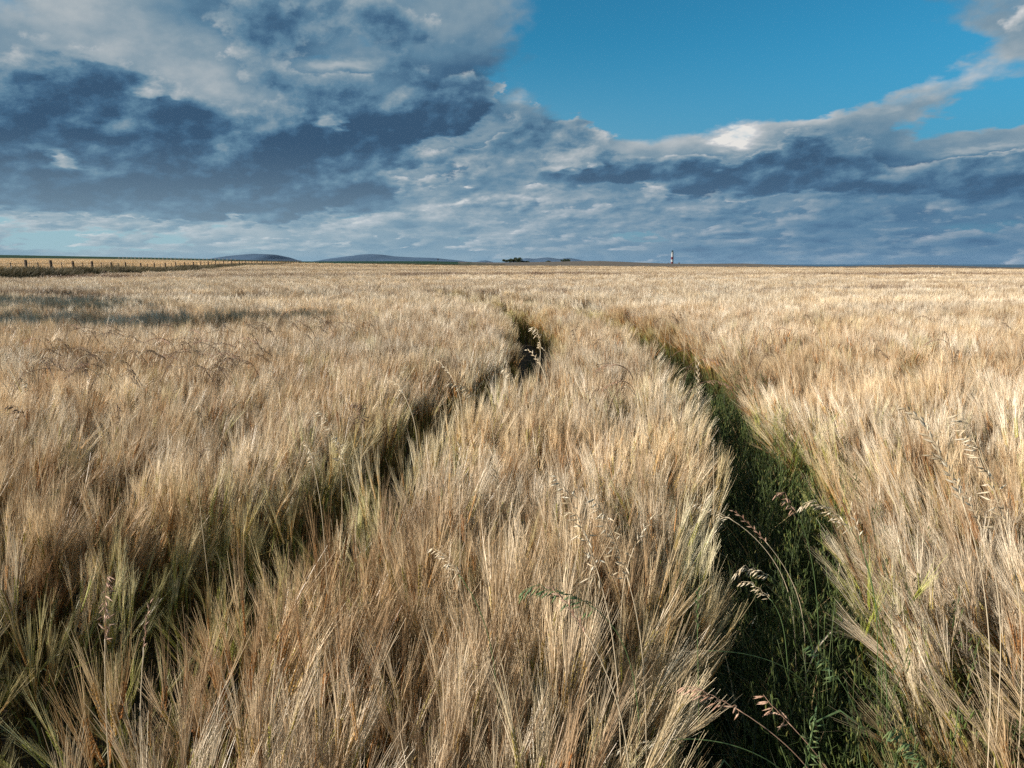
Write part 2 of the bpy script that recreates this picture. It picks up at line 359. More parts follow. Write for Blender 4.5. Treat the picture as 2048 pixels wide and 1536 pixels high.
M_far = fieldmat('far_crop_cloud_shade', (.150, .128, .104), (.120, .104, .086), (.17, .145, .11), .6)  # cloud shadow over the far crop is put into this greyer, darker colour

ys_g = np.exp(np.linspace(math.log(.6), math.log(3200), 300)); us_g = np.linspace(-1.5, 1.5, 301)
b = MB()   # near apron behind and around the camera joins the ground sheet
g = sheet('ground', np.concatenate([[0.35], ys_g]), us_g, -CROP, None, M_soil); tag(g, kind='structure')
ap = MB(); ap.add([(-60, -60, -.02), (60, -60, -.02), (60, 3, -.02), (-60, 3, -.02)], [(0, 1, 2, 3)]); a_o = ap.build('soil', M_soil); tag(a_o, kind='structure')
far_ys = lambda a, e, n: np.exp(np.linspace(math.log(a), math.log(e), n))
cr = sheet('barley_field_far_surface', far_ys(26, 460, 260), np.linspace(-1.2, 1.3, 700), -.34,
           lambda x, y: (fside(x, y) < -1.6) & (y < edge_far(x, y)), M_canopy, .10)
cr.name = 'barley_canopy'; tag(cr, 'pale ripe barley crop closing into one surface in the distance', 'barley', kind='stuff')
go = sheet('gold_field', far_ys(30, 330, 200), np.linspace(-1.5, -.2, 380), -.12, lambda x, y: (fside(x, y) > 1.2) & (y < 318), M_gold, .12)
tag(go, 'golden barley field on the rise behind the post and wire fence', 'barley', kind='stuff')
gr = sheet('green_field', far_ys(300, 2200, 120), np.linspace(-1.5, .02, 240), -.30, lambda x, y: (y > 312) & (x / y < -.035 - .0 * y), M_green, .25)
tag(gr, kind='structure')
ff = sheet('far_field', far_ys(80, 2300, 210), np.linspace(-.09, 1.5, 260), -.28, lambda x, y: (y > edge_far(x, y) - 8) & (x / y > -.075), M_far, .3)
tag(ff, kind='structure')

# ------------------------------------------------------------------ sea and distant hills
m, n = mat('sea_water'); gp = n.node('ShaderNodeNewGeometry'); wv_ = n.noise(n.vmath('MULTIPLY', X(n, gp.outputs['Position']), (.004, .02, 0)), 1, 5, .6)
bm = n.node('ShaderNodeBump'); bm.inputs['Strength'].default_value = .6; bm.inputs['Distance'].default_value = 8; n.put(bm.inputs['Height'], wv_)
bsdf(n, n.mix(wv_, (.008, .03, .065), (.014, .05, .09)), .35, .4, 0, X(n, bm.outputs[0])); M_sea = m
b = MB(); b.add([(-30000, 1500, -33), (60000, 1500, -33), (60000, 14500, -33), (-30000, 14500, -33)], [(0, 1, 2, 3)])
tag(b.build('sea', M_sea), kind='structure')
M_hill = simple('hazy_heather_hill', (.048, .088, .145), .95, .1, var=.15, scale=.0012)  # blue of the distant haze is mixed into the heather's base colour
def hill(name, prof, Y, depth):
    """a ridge: the outline gives its crest, the flanks run out towards and away from the viewer"""
    px = np.linspace(prof[0][0], prof[-1][0], 90); py = np.interp(px, [p[0] for p in prof], [p[1] for p in prof])
    py = np.convolve(np.pad(py, 3, 'edge'), np.ones(7) / 7, 'valid'); py += (fbm(px * .05, px * 0, 3) - .5) * .7
    X0 = np.array([at(a, c, Y) for a, c in zip(px, py)]); rows = []
    for k in np.linspace(-1, 1, 23):
        h = np.cos(k * math.pi / 2) ** 1.3 if abs(k) < 1 else 0; q = X0.copy(); q[:, 1] += k * depth; q[:, 2] = -33 + (X0[:, 2] + 33) * h * (1 + .18 * (fbm(q[:, 0] * .002, q[:, 1] * .002, 8) - .5) * (k != 0)); rows.append(q)
    v = np.array(rows); n_, k_ = v.shape[:2]; i = np.arange(n_ - 1)[:, None] * k_ + np.arange(k_ - 1)[None]
    b = MB(); b.add(v.reshape(-1, 3), np.stack([i, i + 1, i + k_ + 1, i + k_], -1).reshape(-1, 4)); o = b.build(name, M_hill, smooth=True); tag(o, kind='structure')
hill('hill', [(425, 523), (452, 514.5), (475, 511.5), (515, 508.2), (545, 508.5), (556, 511), (566, 517), (585, 523)], 16000, 2400)
hill('hill', [(640, 524), (665, 518.5), (695, 513), (722, 508.6), (755, 509), (790, 513), (830, 514.6), (860, 515.5), (900, 519), (940, 524)], 15500, 2600)
hill('hill', [(1030, 524), (1048, 516), (1058, 516.5), (1068, 518), (1092, 514.8), (1108, 516.5), (1120, 518), (1136, 515.4), (1152, 518), (1180, 524)], 21000, 2000)
hill('hill', [(950, 525), (962, 521.5), (972, 521), (985, 524)], 20000, 1500)

m = bpy.data.materials.new('haze_air'); m.use_nodes = True; m.node_tree.nodes.clear(); hn = m.node_tree.nodes.new('ShaderNodeVolumePrincipled'); ho = m.node_tree.nodes.new('ShaderNodeOutputMaterial')
hn.inputs['Color'].default_value = (.62, .80, 1.0, 1); hn.inputs['Density'].default_value = 4.0e-6; hn.inputs['Anisotropy'].default_value = .0; m.node_tree.links.new(hn.outputs[0], ho.inputs['Volume'])
b = MB(); b.box((0, 12000, 88), (48000, 25000, 256)); hzb = b.build('haze', m); tag(hzb, 'thin pale air that fades the far hills', 'haze', kind='stuff')

# ------------------------------------------------------------------ lighthouse
M_white = simple('white_render', (.32, .34, .35), .6, .3, var=.05, scale=.5); M_red = simple('red_band', (.10, .012, .022), .55, .3, var=.12, scale=.6)
M_black = simple('black_iron', (.012, .016, .02), .4, .5); M_glass = simple('lantern_glass', (.05, .08, .09), .08, .8)
LY0 = 2000.0; base = at(1344, 527.8, LY0); H = (at(1344, 500, LY0) - base)[2]; bz = base[2] - 1.5
lh = empty('lighthouse', (base[0], base[1], bz), 'tall lighthouse with white tower and two dark red bands on the horizon', 'lighthouse')
def rr(t): return 3.9 + (3.1 - 3.9) * t
TH = H * .80
zs = [0, .22, .44, .68, 1.0]                  # fractions of the tower: red, white, red, white
for i in range(4):
    b = MB(); z0, z1 = zs[i] * TH, zs[i + 1] * TH
    b.lathe([(rr(zs[i]), z0 if i else -2), (rr(zs[i + 1]), z1)], 40)
    b.build('painted_band', M_red if i in (0, 2) else M_white, lh, True)
for k in (.15, .36, .58, .85):
    b = MB(); b.box((-.6, -rr(k) + .02, k * TH), (.7, .18, 1.3)); b.build('window', M_black, lh)
b = MB(); b.box((-.3, -rr(0) - .02, 1.6), (1.1, .25, 2.4)); b.build('door', M_black, lh)
b = MB(); b.lathe([(3.1, TH), (3.4, TH + .4), (4.3, TH + .9), (4.3, TH + 1.25), (2.6, TH + 1.3)], 40); b.build('gallery', M_white, lh, True)
b = MB(); 
for z in (TH + 1.75, TH + 2.3): b.tube([(4.2 * math.cos(a), 4.2 * math.sin(a), z) for a in np.linspace(0, 2 * math.pi, 33)], .06, 4, cap=False)
for a in np.linspace(0, 2 * math.pi, 17)[:-1]: b.tube([(4.2 * math.cos(a), 4.2 * math.sin(a), TH + 1.2), (4.2 * math.cos(a), 4.2 * math.sin(a), TH + 2.35)], .06, 4)
b.build('railing', M_black, lh)
b = MB(); b.lathe([(2.7, TH + 1.3), (2.6, TH + 3.1)], 32); b.build('lantern_base', simple('grey_paint', (.30, .32, .31), .6), lh, True)
LH2 = H + 1.5 - 2.6
b = MB(); b.lathe([(2.3, TH + 3.1), (2.3, LH2 - .4)], 24); ln = b.build('lantern', M_glass, lh)
b = MB()
for a in np.linspace(0, 2 * math.pi, 13)[:-1]: b.tube([(2.4 * math.cos(a), 2.4 * math.sin(a), TH + 3.1), (2.4 * math.cos(a), 2.4 * math.sin(a), LH2 - .4)], .14, 4)
b.build('glazing_bar', M_black, ln)
b = MB(); b.lathe([(2.75, LH2 - .4), (2.6, LH2), (1.5, LH2 + 1.1), (.3, LH2 + 1.7), (.35, LH2 + 2.1), (.08, LH2 + 2.3), (.04, LH2 + 3.2)], 32); b.build('dome', M_black, lh, True)
M_stone = simple('dark_stone', (.07, .065, .06), .9)
for (px, w_, h_, lab) in ((1337, 2.6, 4.4, 'small dark stone store standing just left of the lighthouse'), (1358, 2.9, 5.0, 'small dark stone store standing just right of the lighthouse'), (1324, 3.4, 2.6, 'low pale hut farthest left of the lighthouse')):
    q = at(px, 528, 1990); e = empty('stone_hut', (q[0], q[1], q[2] - 1.5), lab, 'hut')
    b = MB(); b.box((0, 0, h_ / 2), (w_, 3.4, h_)); b.build('wall', M_stone if px != 1324 else simple('pale_wall', (.3, .28, .27)), e)
    b = MB(); hw = w_ / 2 + .15; b.add([(-hw, -1.9, h_), (hw, -1.9, h_), (0, -1.9, h_ + 1), (-hw, 1.9, h_), (hw, 1.9, h_), (0, 1.9, h_ + 1)], [(0, 2, 5, 3), (1, 4, 5, 2), (0, 1, 2, 0), (3, 5, 4, 3), (0, 3, 4, 1)]); b.build('roof', M_stone, e)

# ------------------------------------------------------------------ fences
M_wood = simple('weathered_post', (.085, .060, .042), .85, .15, var=.4, scale=6); M_wire = simple('fence_wire', (.12, .11, .10), .5, .5, metal=.6)
def fence(name, label, pts, h, rad, mk_strut, thin, wires, mat_p, square=False):
    p0 = pts[0]; root = empty(name, (p0[0], p0[1], float(zc(p0[0], p0[1])) - CROP), label, 'fence'); ox, oy, oz = root.location
    tops = []
    for i, (x, y) in enumerate(pts):
        z = float(zc(x, y)) - CROP; big = (i % 2 == 0) if thin else True
        hh = h * (random.uniform(.96, 1.06) if big else .93); r_ = rad * (random.uniform(.85, 1.25) if big else .42); lx, ly = random.uniform(-.05, .05), random.uniform(-.04, .04)
        b = MB(); b.tube([(x - ox, y - oy, z - oz - .3), (x - ox + lx * .5, y - oy, z - oz + hh * .5), (x - ox + lx, y - oy + ly, z - oz + hh)], [r_ * 1.06, r_, r_ * .94], 8)
        if big and mk_strut and i in mk_strut: b.tube([(x - ox + .55, y - oy - .35, z - oz - .1), (x - ox + .04, y - oy, z - oz + hh * .62)], r_ * .8, 6)
        b.build('post', mat_p, root); tops.append((x - ox + lx, y - oy + ly, z - oz))
    for hz_ in wires:
        b = MB(); 
        for a, c in zip(tops[:-1], tops[1:]):
            mid = [(a[j] + c[j]) / 2 for j in range(3)]; b.tube([(a[0], a[1], a[2] + hz_), (mid[0], mid[1], mid[2] + hz_ - .02), (c[0], c[1], c[2] + hz_)], .012, 3, cap=False)
        b.build('wire', M_wire, root)
    return root
pts = []; s = -7.5
while s < 190: pts.append(FA + fdir * s); s += (2.15 if s < 60 else 3.2) * random.uniform(.85, 1.15)
fence('wire_fence', 'dark wooden post and wire fence running along the grassy bank at left', pts, 1.42, .085, {4, 8}, True, (.55, .9, 1.25), M_wood)
M_pale = simple('pale_post', (.34, .33, .30), .8, .2)
pts = []
for k in range(30):
    px = 238 + k * (470 - 238) / 29; y_ = 285 + k * .9; r_ = ray(px, 514); pts.append(np.array([r_[0] / r_[1] * y_, y_]))
fence('distant_fence', 'distant line of thin pale posts along the edge of the green field', pts, 1.75, .11, None, False, (.9, 1.5), M_pale)
# short stump posts that lean in the grass just in front of the fence
for px, Y, hh, lab in ((208, 58, 1.0, 'short leaning stump post in the bank grass, nearest the camera'), (238, 63, .85, 'short stump post in the bank grass, second along'), (340, 78, 1.0, 'short stump post in the bank grass, farthest along')):
    q = at(px, 541, Y); x = q[0]; z = float(zc(x, Y)) - CROP; b = MB(); b.tube([(0, 0, -.3), (.03, 0, hh * .6), (.08, 0, hh)], [.12, .11, .10], 8)
    o = b.build('stump_post', M_wood); o.location = (x, Y, z); tag(o, lab, 'post')
q = at(876, 524, 310); sp = empty('sign_post', (q[0], 310, float(zc(q[0], 310)) - CROP), 'thin dark pole with a small head standing before the green field', 'pole')
b = MB(); b.tube([(0, 0, -.2), (0, 0, 3.0)], .07, 6); b.build('pole', M_wood, sp)
b = MB(); b.tube([(-.45, 0, 2.75), (-.3, 0, 2.95), (0, 0, 3.05), (.3, 0, 2.95), (.45, 0, 2.75)], [.1, .16, .2, .16, .1], 6); b.build('head', M_black, sp)

# ------------------------------------------------------------------ trees
M_leaf = plantmat('dark_leaves', [(0, (.018, .030, .014)), (.6, (.032, .052, .022)), (1, (.07, .09, .035))], .2, .6, tint=False)
M_bark = simple('bark', (.07, .055, .04), .9)
def tree(name, label, loc, h, wd, crown_lo=.35, nleaf=2600, leaf=.3, lean=0.0, group=None, flat=1.0, seed=1):
    g_ = np.random.default_rng(seed); root = empty(name, loc, label, 'tree', group)
    b = MB(); top = np.array([lean * h, 0, h * .8]); tr = [np.array([0, 0, -.3]), np.array([lean * h * .2, .05, h * .3]), top]
    b.tube(tr, [h * .035, h * .026, h * .006], 8)
    cl = []
    for i in range(26):
        a = g_.random() * 6.28; rad_ = wd * .5 * math.sqrt(g_.random()); zz = crown_lo + (1 - crown_lo) * g_.random() * (1 - .45 * (rad_ / (wd * .5)) ** 2)
        c = np.array([lean * h * zz + rad_ * math.cos(a), rad_ * math.sin(a), h * zz * flat]); cl.append(c)
        st = tr[0] + (top - tr[0]) * g_.uniform(.3, .85); b.tube([st, (st + c) / 2 + (0, 0, .1 * h * g_.random()), c], [h * .011, h * .007, h * .002], 5)
    b.build('trunk', M_bark, root)
    cl = np.array(cl); k = g_.integers(0, len(cl), nleaf); sz = wd * .13
    p = cl[k] + nrm(g_.normal(size=(nleaf, 3))) * (g_.random((nleaf, 1)) ** .5) * np.array([1.2, 1.2, .75]) * sz * (0.6 + .8 * g_.random((len(cl), 1)))[k]
    u = nrm(g_.normal(size=(nleaf, 3))); sd = nrm(np.cross(u, g_.normal(size=(nleaf, 3))))
    L = leaf * g_.uniform(.6, 1.4, (nleaf, 1)); Pt = np.stack([p - u * L / 2, p, p + u * L / 2], 1)
    b = MB(); b.ribbons(Pt, np.repeat(L, 3, 1) * np.array([.15, .55, .1]), sd, 0, g_.random(nleaf)); b.build('crown', M_leaf, root)
def gz(x, y): return float(zc(x, y)) - CROP
for i, (px, py0, h, wd, ln_, lab) in enumerate(((1012, 522.5, 3.6, 7, -.35, 'low windswept dark tree at the left end of the clump on the skyline'), (1022, 523, 4.8, 8, -.15, 'middle dark tree of the wind-shaped clump on the skyline'),
        (1031, 523, 6.4, 10, -.1, 'tallest dark tree of the wind-shaped clump on the skyline'), (1040, 523, 6.0, 9, .0, 'rounded dark tree at the right end of the clump on the skyline'),
        (1131, 522.5, 3.6, 9.5, 0, 'low rounded dark tree alone between the clump and the lighthouse'), (1097, 523.2, 1.9, 5, 0, 'tiny dark bush on the skyline right of the tree clump'), (1053, 523.6, 1.8, 7, 0, 'low dark bush trailing off the right of the tree clump'))):
    Y = 760; q = at(px, py0 + 1, Y); tree('dark_tree' if h > 3 else 'bush', lab, (q[0], Y, q[2] - .4), h * .8, wd, .2, 1500, .9, ln_, 'trees on the skyline', seed=30 + i)
# trees beyond the left of the picture, whose long shadow falls over the crop
for i, (x, y, h, wd) in enumerate(((-20.4, 8.6, 8.8, 5.0), (-22.0, 11.6, 7.6, 5.4), (-22.6, 14.6, 7.2, 5.6), (-23.4, 18.4, 5.8, 5.6), (-25.6, 15.8, 7.0, 5.6), (-25.0, 12.6, 8.2, 5.6))):
    tree('hedgerow_tree', ['tallest leafy hedgerow tree left of the field, nearest of its row', 'leafy hedgerow tree left of the field, second nearest of its row', 'leafy hedgerow tree left of the field, third of its row', 'short leafy hedgerow tree left of the field, farthest of its row', 'leafy hedgerow tree standing behind the others left of the field, farther one', 'leafy hedgerow tree standing behind the others left of the field, nearer one'][i], (x, y, 0), h, wd, .12, 17000, .2, 0, 'trees left of the field', seed=50 + i)

# ------------------------------------------------------------------ wheel tracks (tramlines) in the crop
LT = [(-260, 1600), (-120, 1400), (0, 1295), (180, 1190), (400, 1085), (600, 1000), (760, 880), (900, 800), (985, 755), (1060, 705), (1082, 675), (1072, 650), (1045, 625), (1000, 606), (930, 592), (900, 582), (890, 574)]
RT = [(1580, 1800), (1560, 1536), (1535, 1350), (1530, 1150), (1540, 1020), (1515, 900), (1470, 820), (1430, 770), (1385, 720), (1335, 672), (1285, 648), (1210, 626), (1140, 612), (1080, 602), (1010, 592), (960, 582)]
def dense(tr):
    p = np.array([at_z(*q)[:2] for q in tr]); t_ = np.linspace(0, len(p) - 1, len(p) * 14)
    c = np.stack([np.interp(t_, np.arange(len(p)), p[:, k]) for k in (0, 1)], 1); kk = np.ones(15) / 15
    return np.stack([np.convolve(np.pad(c[:, k], 7, 'edge'), kk, 'valid') for k in (0, 1)], 1)
TL, TR = dense(LT), dense(RT)
def tdist(x, y, T):
    """signed sideways distance to a track (positive: right of it)"""
    best = np.full(x.shape, 1e9); sg = np.zeros(x.shape)
    for i in range(0, len(x), 4000):
        dx_ = x[i:i + 4000, None] - T[None, :, 0]; dy_ = y[i:i + 4000, None] - T[None, :, 1]; dd = dx_ ** 2 + dy_ ** 2; j = dd.argmin(1)
        best[i:i + 4000] = np.sqrt(dd.min(1)); tan = T[np.minimum(j + 1, len(T) - 1)] - T[np.maximum(j - 1, 0)]
        cr_ = tan[:, 0] * dy_[np.arange(len(j)), j] - tan[:, 1] * dx_[np.arange(len(j)), j]; sg[i:i + 4000] = -np.sign(cr_)
    return best * np.where(sg == 0, 1, sg)

# ------------------------------------------------------------------ barley prototypes (kept outside the scene, drawn by the barley's own modifier)
PC = bpy.data.collections.new('barley_prototypes')
def ear_clump(seed, n_ear, rad, n_awn, aw, seg, near, tilt0=.22, alen=.14, green=0.0):
    g_ = np.random.default_rng(seed); b = MB(); tl = g_.normal(0, tilt0, 2); tone_ = g_.uniform(.08, .95)
    for e in range(n_ear):
        a = g_.random() * 6.28; rr_ = rad * math.sqrt(g_.random()); p0 = np.array([rr_ * math.cos(a), rr_ * math.sin(a), 0.])
        dv = nrm(np.array([tl[0] + g_.normal(0, .10) - .5 * p0[0], tl[1] + g_.normal(0, .10) - .5 * p0[1], 1.]))
        hs = g_.uniform(.40, .60) if near else g_.uniform(.46, .60); neck = p0 + np.array([dv[0] * .35, dv[1] * .35, 1]) * hs
        er = np.clip(tone_ + g_.normal(0, .18) + green * .45, 0, 1); L = g_.uniform(.07, .095)
        ed = nrm(dv + g_.normal(0, .10, 3)); sd = nrm(np.cross(ed, g_.normal(size=3)))
        mid = (p0 + neck) / 2 + np.array([*(g_.normal(0, .012, 2)), 0])
        st = np.array([[p0 * .8, mid, neck]]); b.ribbons(st, np.full((1, 3), max(aw * 2.2, .0028)), nrm(np.cross(dv, g_.normal(size=3)))[None], 2, g_.random())
        if near and g_.random() < .45:     # a dry leaf
            q = p0 + (neck - p0) * g_.uniform(.3, .8); o_ = nrm(np.array([*g_.normal(size=2), .5])); b.ribbons(np.array([[q, q + o_ * .07, q + o_ * .14 - (0, 0, .03), q + o_ * .18 - (0, 0, .09)]]), np.array([[.003, .007, .006, .001]]), nrm(np.cross(o_, (0, 0, 1)))[None], 2, g_.random())
        if near:
            for k in range(9):
                for s_ in (-1, 1):
                    q = neck + ed * L * (k + (.5 if s_ > 0 else 0)) / 9 + sd * s_ * .0026; b.spindle(q, q + ed * .0115 + sd * s_ * .0022, .0023, 1, er)
        else:
            b.spindle(neck, neck + ed * L, .0045 if aw < .002 else aw * 1.8, 1 if aw < .003 else 0, er * .6, .5, .4)
        t_ = g_.random(n_awn); q0 = neck + ed * L * t_[:, None] * .95; spr = .062 if near else .11
        ad = nrm(ed + g_.normal(0, spr, (n_awn, 3))); Ln = alen * g_.uniform(.75, 1.15, n_awn)[:, None]
        bend = nrm(g_.normal(size=3)) * .07 + g_.normal(0, .05, (n_awn, 3))
        Pt = np.stack([q0 + ad * Ln * u + bend * Ln * u * u for u in np.linspace(0, 1, seg + 1)], 1)
        Wd = np.linspace(1, .35, seg + 1)[None] * aw * g_.uniform(.8, 1.2, (n_awn, 1))
        b.ribbons(Pt, Wd, nrm(np.cross(ad, g_.normal(size=(n_awn, 3)))), 0, np.clip(er * .72 + .06 + g_.random(n_awn) * .32, 0, 1))
    return b
LODS = []
def mk(lod, count, **kw):
    ids = []
    for i in range(count):
        b = ear_clump(lod * 100 + i, **kw); o = bpy.data.objects.new('barley_proto_%03d' % len(PC.objects), b.mesh('barley_clump', [M_awn, M_ear, M_stem])); ids.append(len(PC.objects)); PC.objects.link(o)
    LODS.append(ids)
mk(0, 16, n_ear=10, rad=.036, n_awn=19, aw=.0014, seg=3, near=True, alen=.150, tilt0=.15)
mk(1, 14, n_ear=10, rad=.05, n_awn=13, aw=.0018, seg=2, near=False, tilt0=.16)
mk(2, 10, n_ear=22, rad=.15, n_awn=8, aw=.0036, seg=2, near=False, tilt0=.2)
mk(3, 8, n_ear=46, rad=.42, n_awn=8, aw=.0055, seg=1, near=False, tilt0=.15)
mk(4, 6, n_ear=90, rad=1.3, n_awn=8, aw=.014, seg=1, near=False, tilt0=.10, alen=.2)

mk(5, 8, n_ear=6, rad=.05, n_awn=15, aw=.0010, seg=3, near=True, alen=.13, tilt0=.3, green=1.0)
def pick_node_setup(name, obj, coll):
    ng = bpy.data.node_groups.new(name, 'GeometryNodeTree'); ng.interface.new_socket('Geometry', in_out='INPUT', socket_type='NodeSocketGeometry'); ng.interface.new_socket('Geometry', in_out='OUTPUT', socket_type='NodeSocketGeometry')
    N = ng.nodes; L = ng.links; gi = N.new('NodeGroupInput'); go_ = N.new('NodeGroupOutput'); ip = N.new('GeometryNodeInstanceOnPoints'); ci = N.new('GeometryNodeCollectionInfo')
    ci.inputs['Collection'].default_value = coll; ci.inputs['Separate Children'].default_value = True; ci.inputs['Reset Children'].default_value = True
    def na(nm, ty): 
        q = N.new('GeometryNodeInputNamedAttribute'); q.data_type = ty; q.inputs[0].default_value = nm; return q.outputs[0]
    L.new(gi.outputs[0], ip.inputs['Points']); L.new(ci.outputs[0], ip.inputs['Instance']); ip.inputs['Pick Instance'].default_value = True
    L.new(na('idx', 'INT'), ip.inputs['Instance Index']); e = N.new('FunctionNodeEulerToRotation'); L.new(na('rot', 'FLOAT_VECTOR'), e.inputs[0]); L.new(e.outputs[0], ip.inputs['Rotation'])
    L.new(na('scl', 'FLOAT_VECTOR'), ip.inputs['Scale']); L.new(ip.outputs[0], go_.inputs[0])
    md = obj.modifiers.new('clumps', 'NODES'); md.node_group = ng
def cloud_obj(name, coll, Pw, rot, scl, idx, tint):
    me = bpy.data.meshes.new(name); me.vertices.add(len(Pw)); me.vertices.foreach_set('co', Pw.astype(np.float32).ravel())
    me.attributes.new('rot', 'FLOAT_VECTOR', 'POINT').data.foreach_set('vector', rot.astype(np.float32).ravel())
    me.attributes.new('scl', 'FLOAT_VECTOR', 'POINT').data.foreach_set('vector', scl.astype(np.float32).ravel())
    me.attributes.new('idx', 'INT', 'POINT').data.foreach_set('value', idx.astype(np.int32))
    me.attributes.new('tint', 'FLOAT_COLOR', 'POINT').data.foreach_set('color', np.concatenate([tint, np.ones((len(tint), 1))], 1).astype(np.float32).ravel())
    o = bpy.data.objects.new(name, me); COL.objects.link(o); pick_node_setup(name, o, coll); return o
def eulers(lx, ly, rz):
    """rotation = random turn about z, then tilt so that the top moves by (lx, ly) per unit height"""
    th = np.arctan(np.hypot(lx, ly)); ax = np.stack([-ly, lx, lx * 0], 1); ax = nrm(ax); c, s_ = np.cos(th), np.sin(th); x, y = ax[:, 0], ax[:, 1]
    Rm = np.zeros((len(lx), 3, 3)); Rm[:, 0, 0] = c + x * x * (1 - c); Rm[:, 0, 1] = x * y * (1 - c); Rm[:, 0, 2] = y * s_; Rm[:, 1, 0] = x * y * (1 - c); Rm[:, 1, 1] = c + y * y * (1 - c); Rm[:, 1, 2] = -x * s_
    Rm[:, 2, 0] = -y * s_; Rm[:, 2, 1] = x * s_; Rm[:, 2, 2] = c
    Z = np.zeros_like(Rm); cz, sz = np.cos(rz), np.sin(rz); Z[:, 0, 0] = cz; Z[:, 0, 1] = -sz; Z[:, 1, 0] = sz; Z[:, 1, 1] = cz; Z[:, 2, 2] = 1; Q = Rm @ Z
    return np.stack([np.arctan2(Q[:, 2, 1], Q[:, 2, 2]), -np.arcsin(np.clip(Q[:, 2, 0], -1, 1)), np.arctan2(Q[:, 1, 0], Q[:, 0, 0])], 1)
def scatter(y0, y1, dens, margin=1.5, umax=.95):
    A = []; 
    n_ = int(dens * ((umax) * (y1 ** 2 - y0 ** 2) + 2 * margin * (y1 - y0)))
    y = np.sqrt(rng.random(int(n_ * 1.05) + 10) * (y1 ** 2 - y0 ** 2) + y0 ** 2) if y0 > 3 else rng.uniform(y0, y1, int(n_ * 1.6) + 10)
    x = rng.uniform(-1, 1, len(y))
    if y0 > 3: x = x * (umax * y + margin)
    else:
        w_ = umax * y + margin; keep = rng.random(len(y)) < w_ / w_.max(); y, x = y[keep], (x * w_)[keep]
        n2 = int(dens * np.trapz(2 * (umax * np.linspace(y0, y1, 50) + margin), np.linspace(y0, y1, 50))); y, x = y[:n2], x[:n2]
    return x, y
ALL = []
for lod, (y0, y1, dens, sc) in enumerate(((.25, 5.2, 150, 1.0), (5.0, 15, 98, 1.0), (14, 42, 17, 1.05), (40, 130, 2.6, 1.1), (125, 335, .34, 1.0))):
    x, y = scatter(y0, y1, dens); dl, dr = tdist(x, y, TL), tdist(x, y, TR)
    near_l, near_r = np.abs(dl), np.abs(dr); dm = np.minimum(near_l, near_r)
    jit = (fbm(x * 3, y * 3, 21, 3) - .5) * .16; gap = np.where(near_r < near_l, np.where(dr > 0, .21 + .06 * np.clip(y - 2, 0, 1), .18 + .03 * np.clip(y - 2, 0, 1)), np.where(y < 3, np.where(dl > 0, .10, .14), .215)) + np.clip(y - 3, 0, 9) * .012
    gap = gap * np.where(near_r < near_l, np.clip((12.5 - y) / 2, .25, 1), np.clip((16 - y) / 2, .3, 1))
    keep = (dm + jit * .4 > gap) & (fside(x, y) < -2.3) & (y < edge_far(x, y)) & ~((np.abs(x) < .42) & (y < .38))
    lock = fbm(x * 8.5, y * 6.0, 131, 2)
    if y0 < 12: keep &= (lock + rng.normal(0, .07, len(x)) > (.40 if lod == 0 else .36)) 
    x, y, dl, dr, dm, jit, lock = (q[keep] for q in (x, y, dl, dr, dm, jit, lock)); n_ = len(x)
    # lean of the stems: the crop left of the left track leans right, the right bank slumps left into its track
    fall = np.exp(-np.clip(y - 2, 0, None) / 7)
    lx = .30 * fall * (1 - np.clip((x + 1.0) / 1.2, 0, 1)) * (x < .4) * np.clip(np.abs(dl) / .7 - .2, 0, 1)
    rb = np.clip(dr, 0, None) ; lx = lx - np.where(dr > 0, (.55 * np.exp(-rb / .45) + .26 * np.exp(-rb / 3)) * (.45 + .55 * fall), 0)
    lx = lx + np.where((dr < 0) & (dr > -.35), .16, 0)
    big = fbm(x * .9, y * .9, 41, 3) - .5; big2 = fbm(x * .9 + 50, y * .9, 43, 3) - .5
    ln1 = fbm(x * 7, y * 6, 45, 2) - .5; ln2 = fbm(x * 7 + 9, y * 6, 47, 2) - .5
    k = 1.0 if lod < 2 else .7
    calm = .35 + .65 * np.clip((dm - .15) / .4, 0, 1); k = k * calm
    lx = lx + (big * .34 + ln1 * .42) * k + .03 + rng.normal(0, .06, n_); ly = .06 + (big2 * .35 + ln2 * .45) * k + rng.normal(0, .05, n_)
    rz = rng.random(n_) * 6.28; s_ = sc * rng.uniform(.86, 1.10, n_) * (1 + (lock - .5) * (.35 if y0 < 12 else 0)) * (1 + (fbm(x * .5, y * .5, 61, 2) - .5) * .16)
    edge_k = np.clip(1 - (dm - .12) / .28, 0, 1) * (y < 30); s_ = s_ * (1 - .22 * edge_k * (rng.random(n_)))
    scl = np.stack([s_, s_, s_ * np.clip(1 + np.hypot(lx, ly) * .25, 1, 1.3)], 1)
    # colour: pale, tawny and brown patches; greener along the tracks
    br = 1.03 + (fbm(x * .25, y * .6, 71, 4) - .5) * .7 + rng.normal(0, .11, n_) * (y < 15); wm = np.clip(.5 + (fbm(x * .8, y * 1.6, 73, 3) - .5) * 2.6 + rng.normal(0, .12, n_), 0, 1)
    pale = np.array([1.12, 1.08, 1.03]); tawny = np.array([1.0, .865, .68]); tint = pale * (1 - wm[:, None]) + tawny * wm[:, None]; tint = tint * br[:, None]
    gk = (np.clip(edge_k * .9, 0, 1) * np.clip(fbm(x * 2, y * 2, 81, 2) * 2.2 - .45, 0, 1))[:, None]; gk = gk * (y < 25)[:, None]
    gl = ((rng.random(n_) < .05) * (y < 14) * .5)[:, None]; gk = np.maximum(gk, gl)
    tint = tint * (1 - np.array([.08, .13, .19]) * np.clip(1 - (y - 1.2) / 2.6, 0, 1)[:, None])
    tint = tint * (1 - gk) + np.array([.80, .82, .42]) * gk
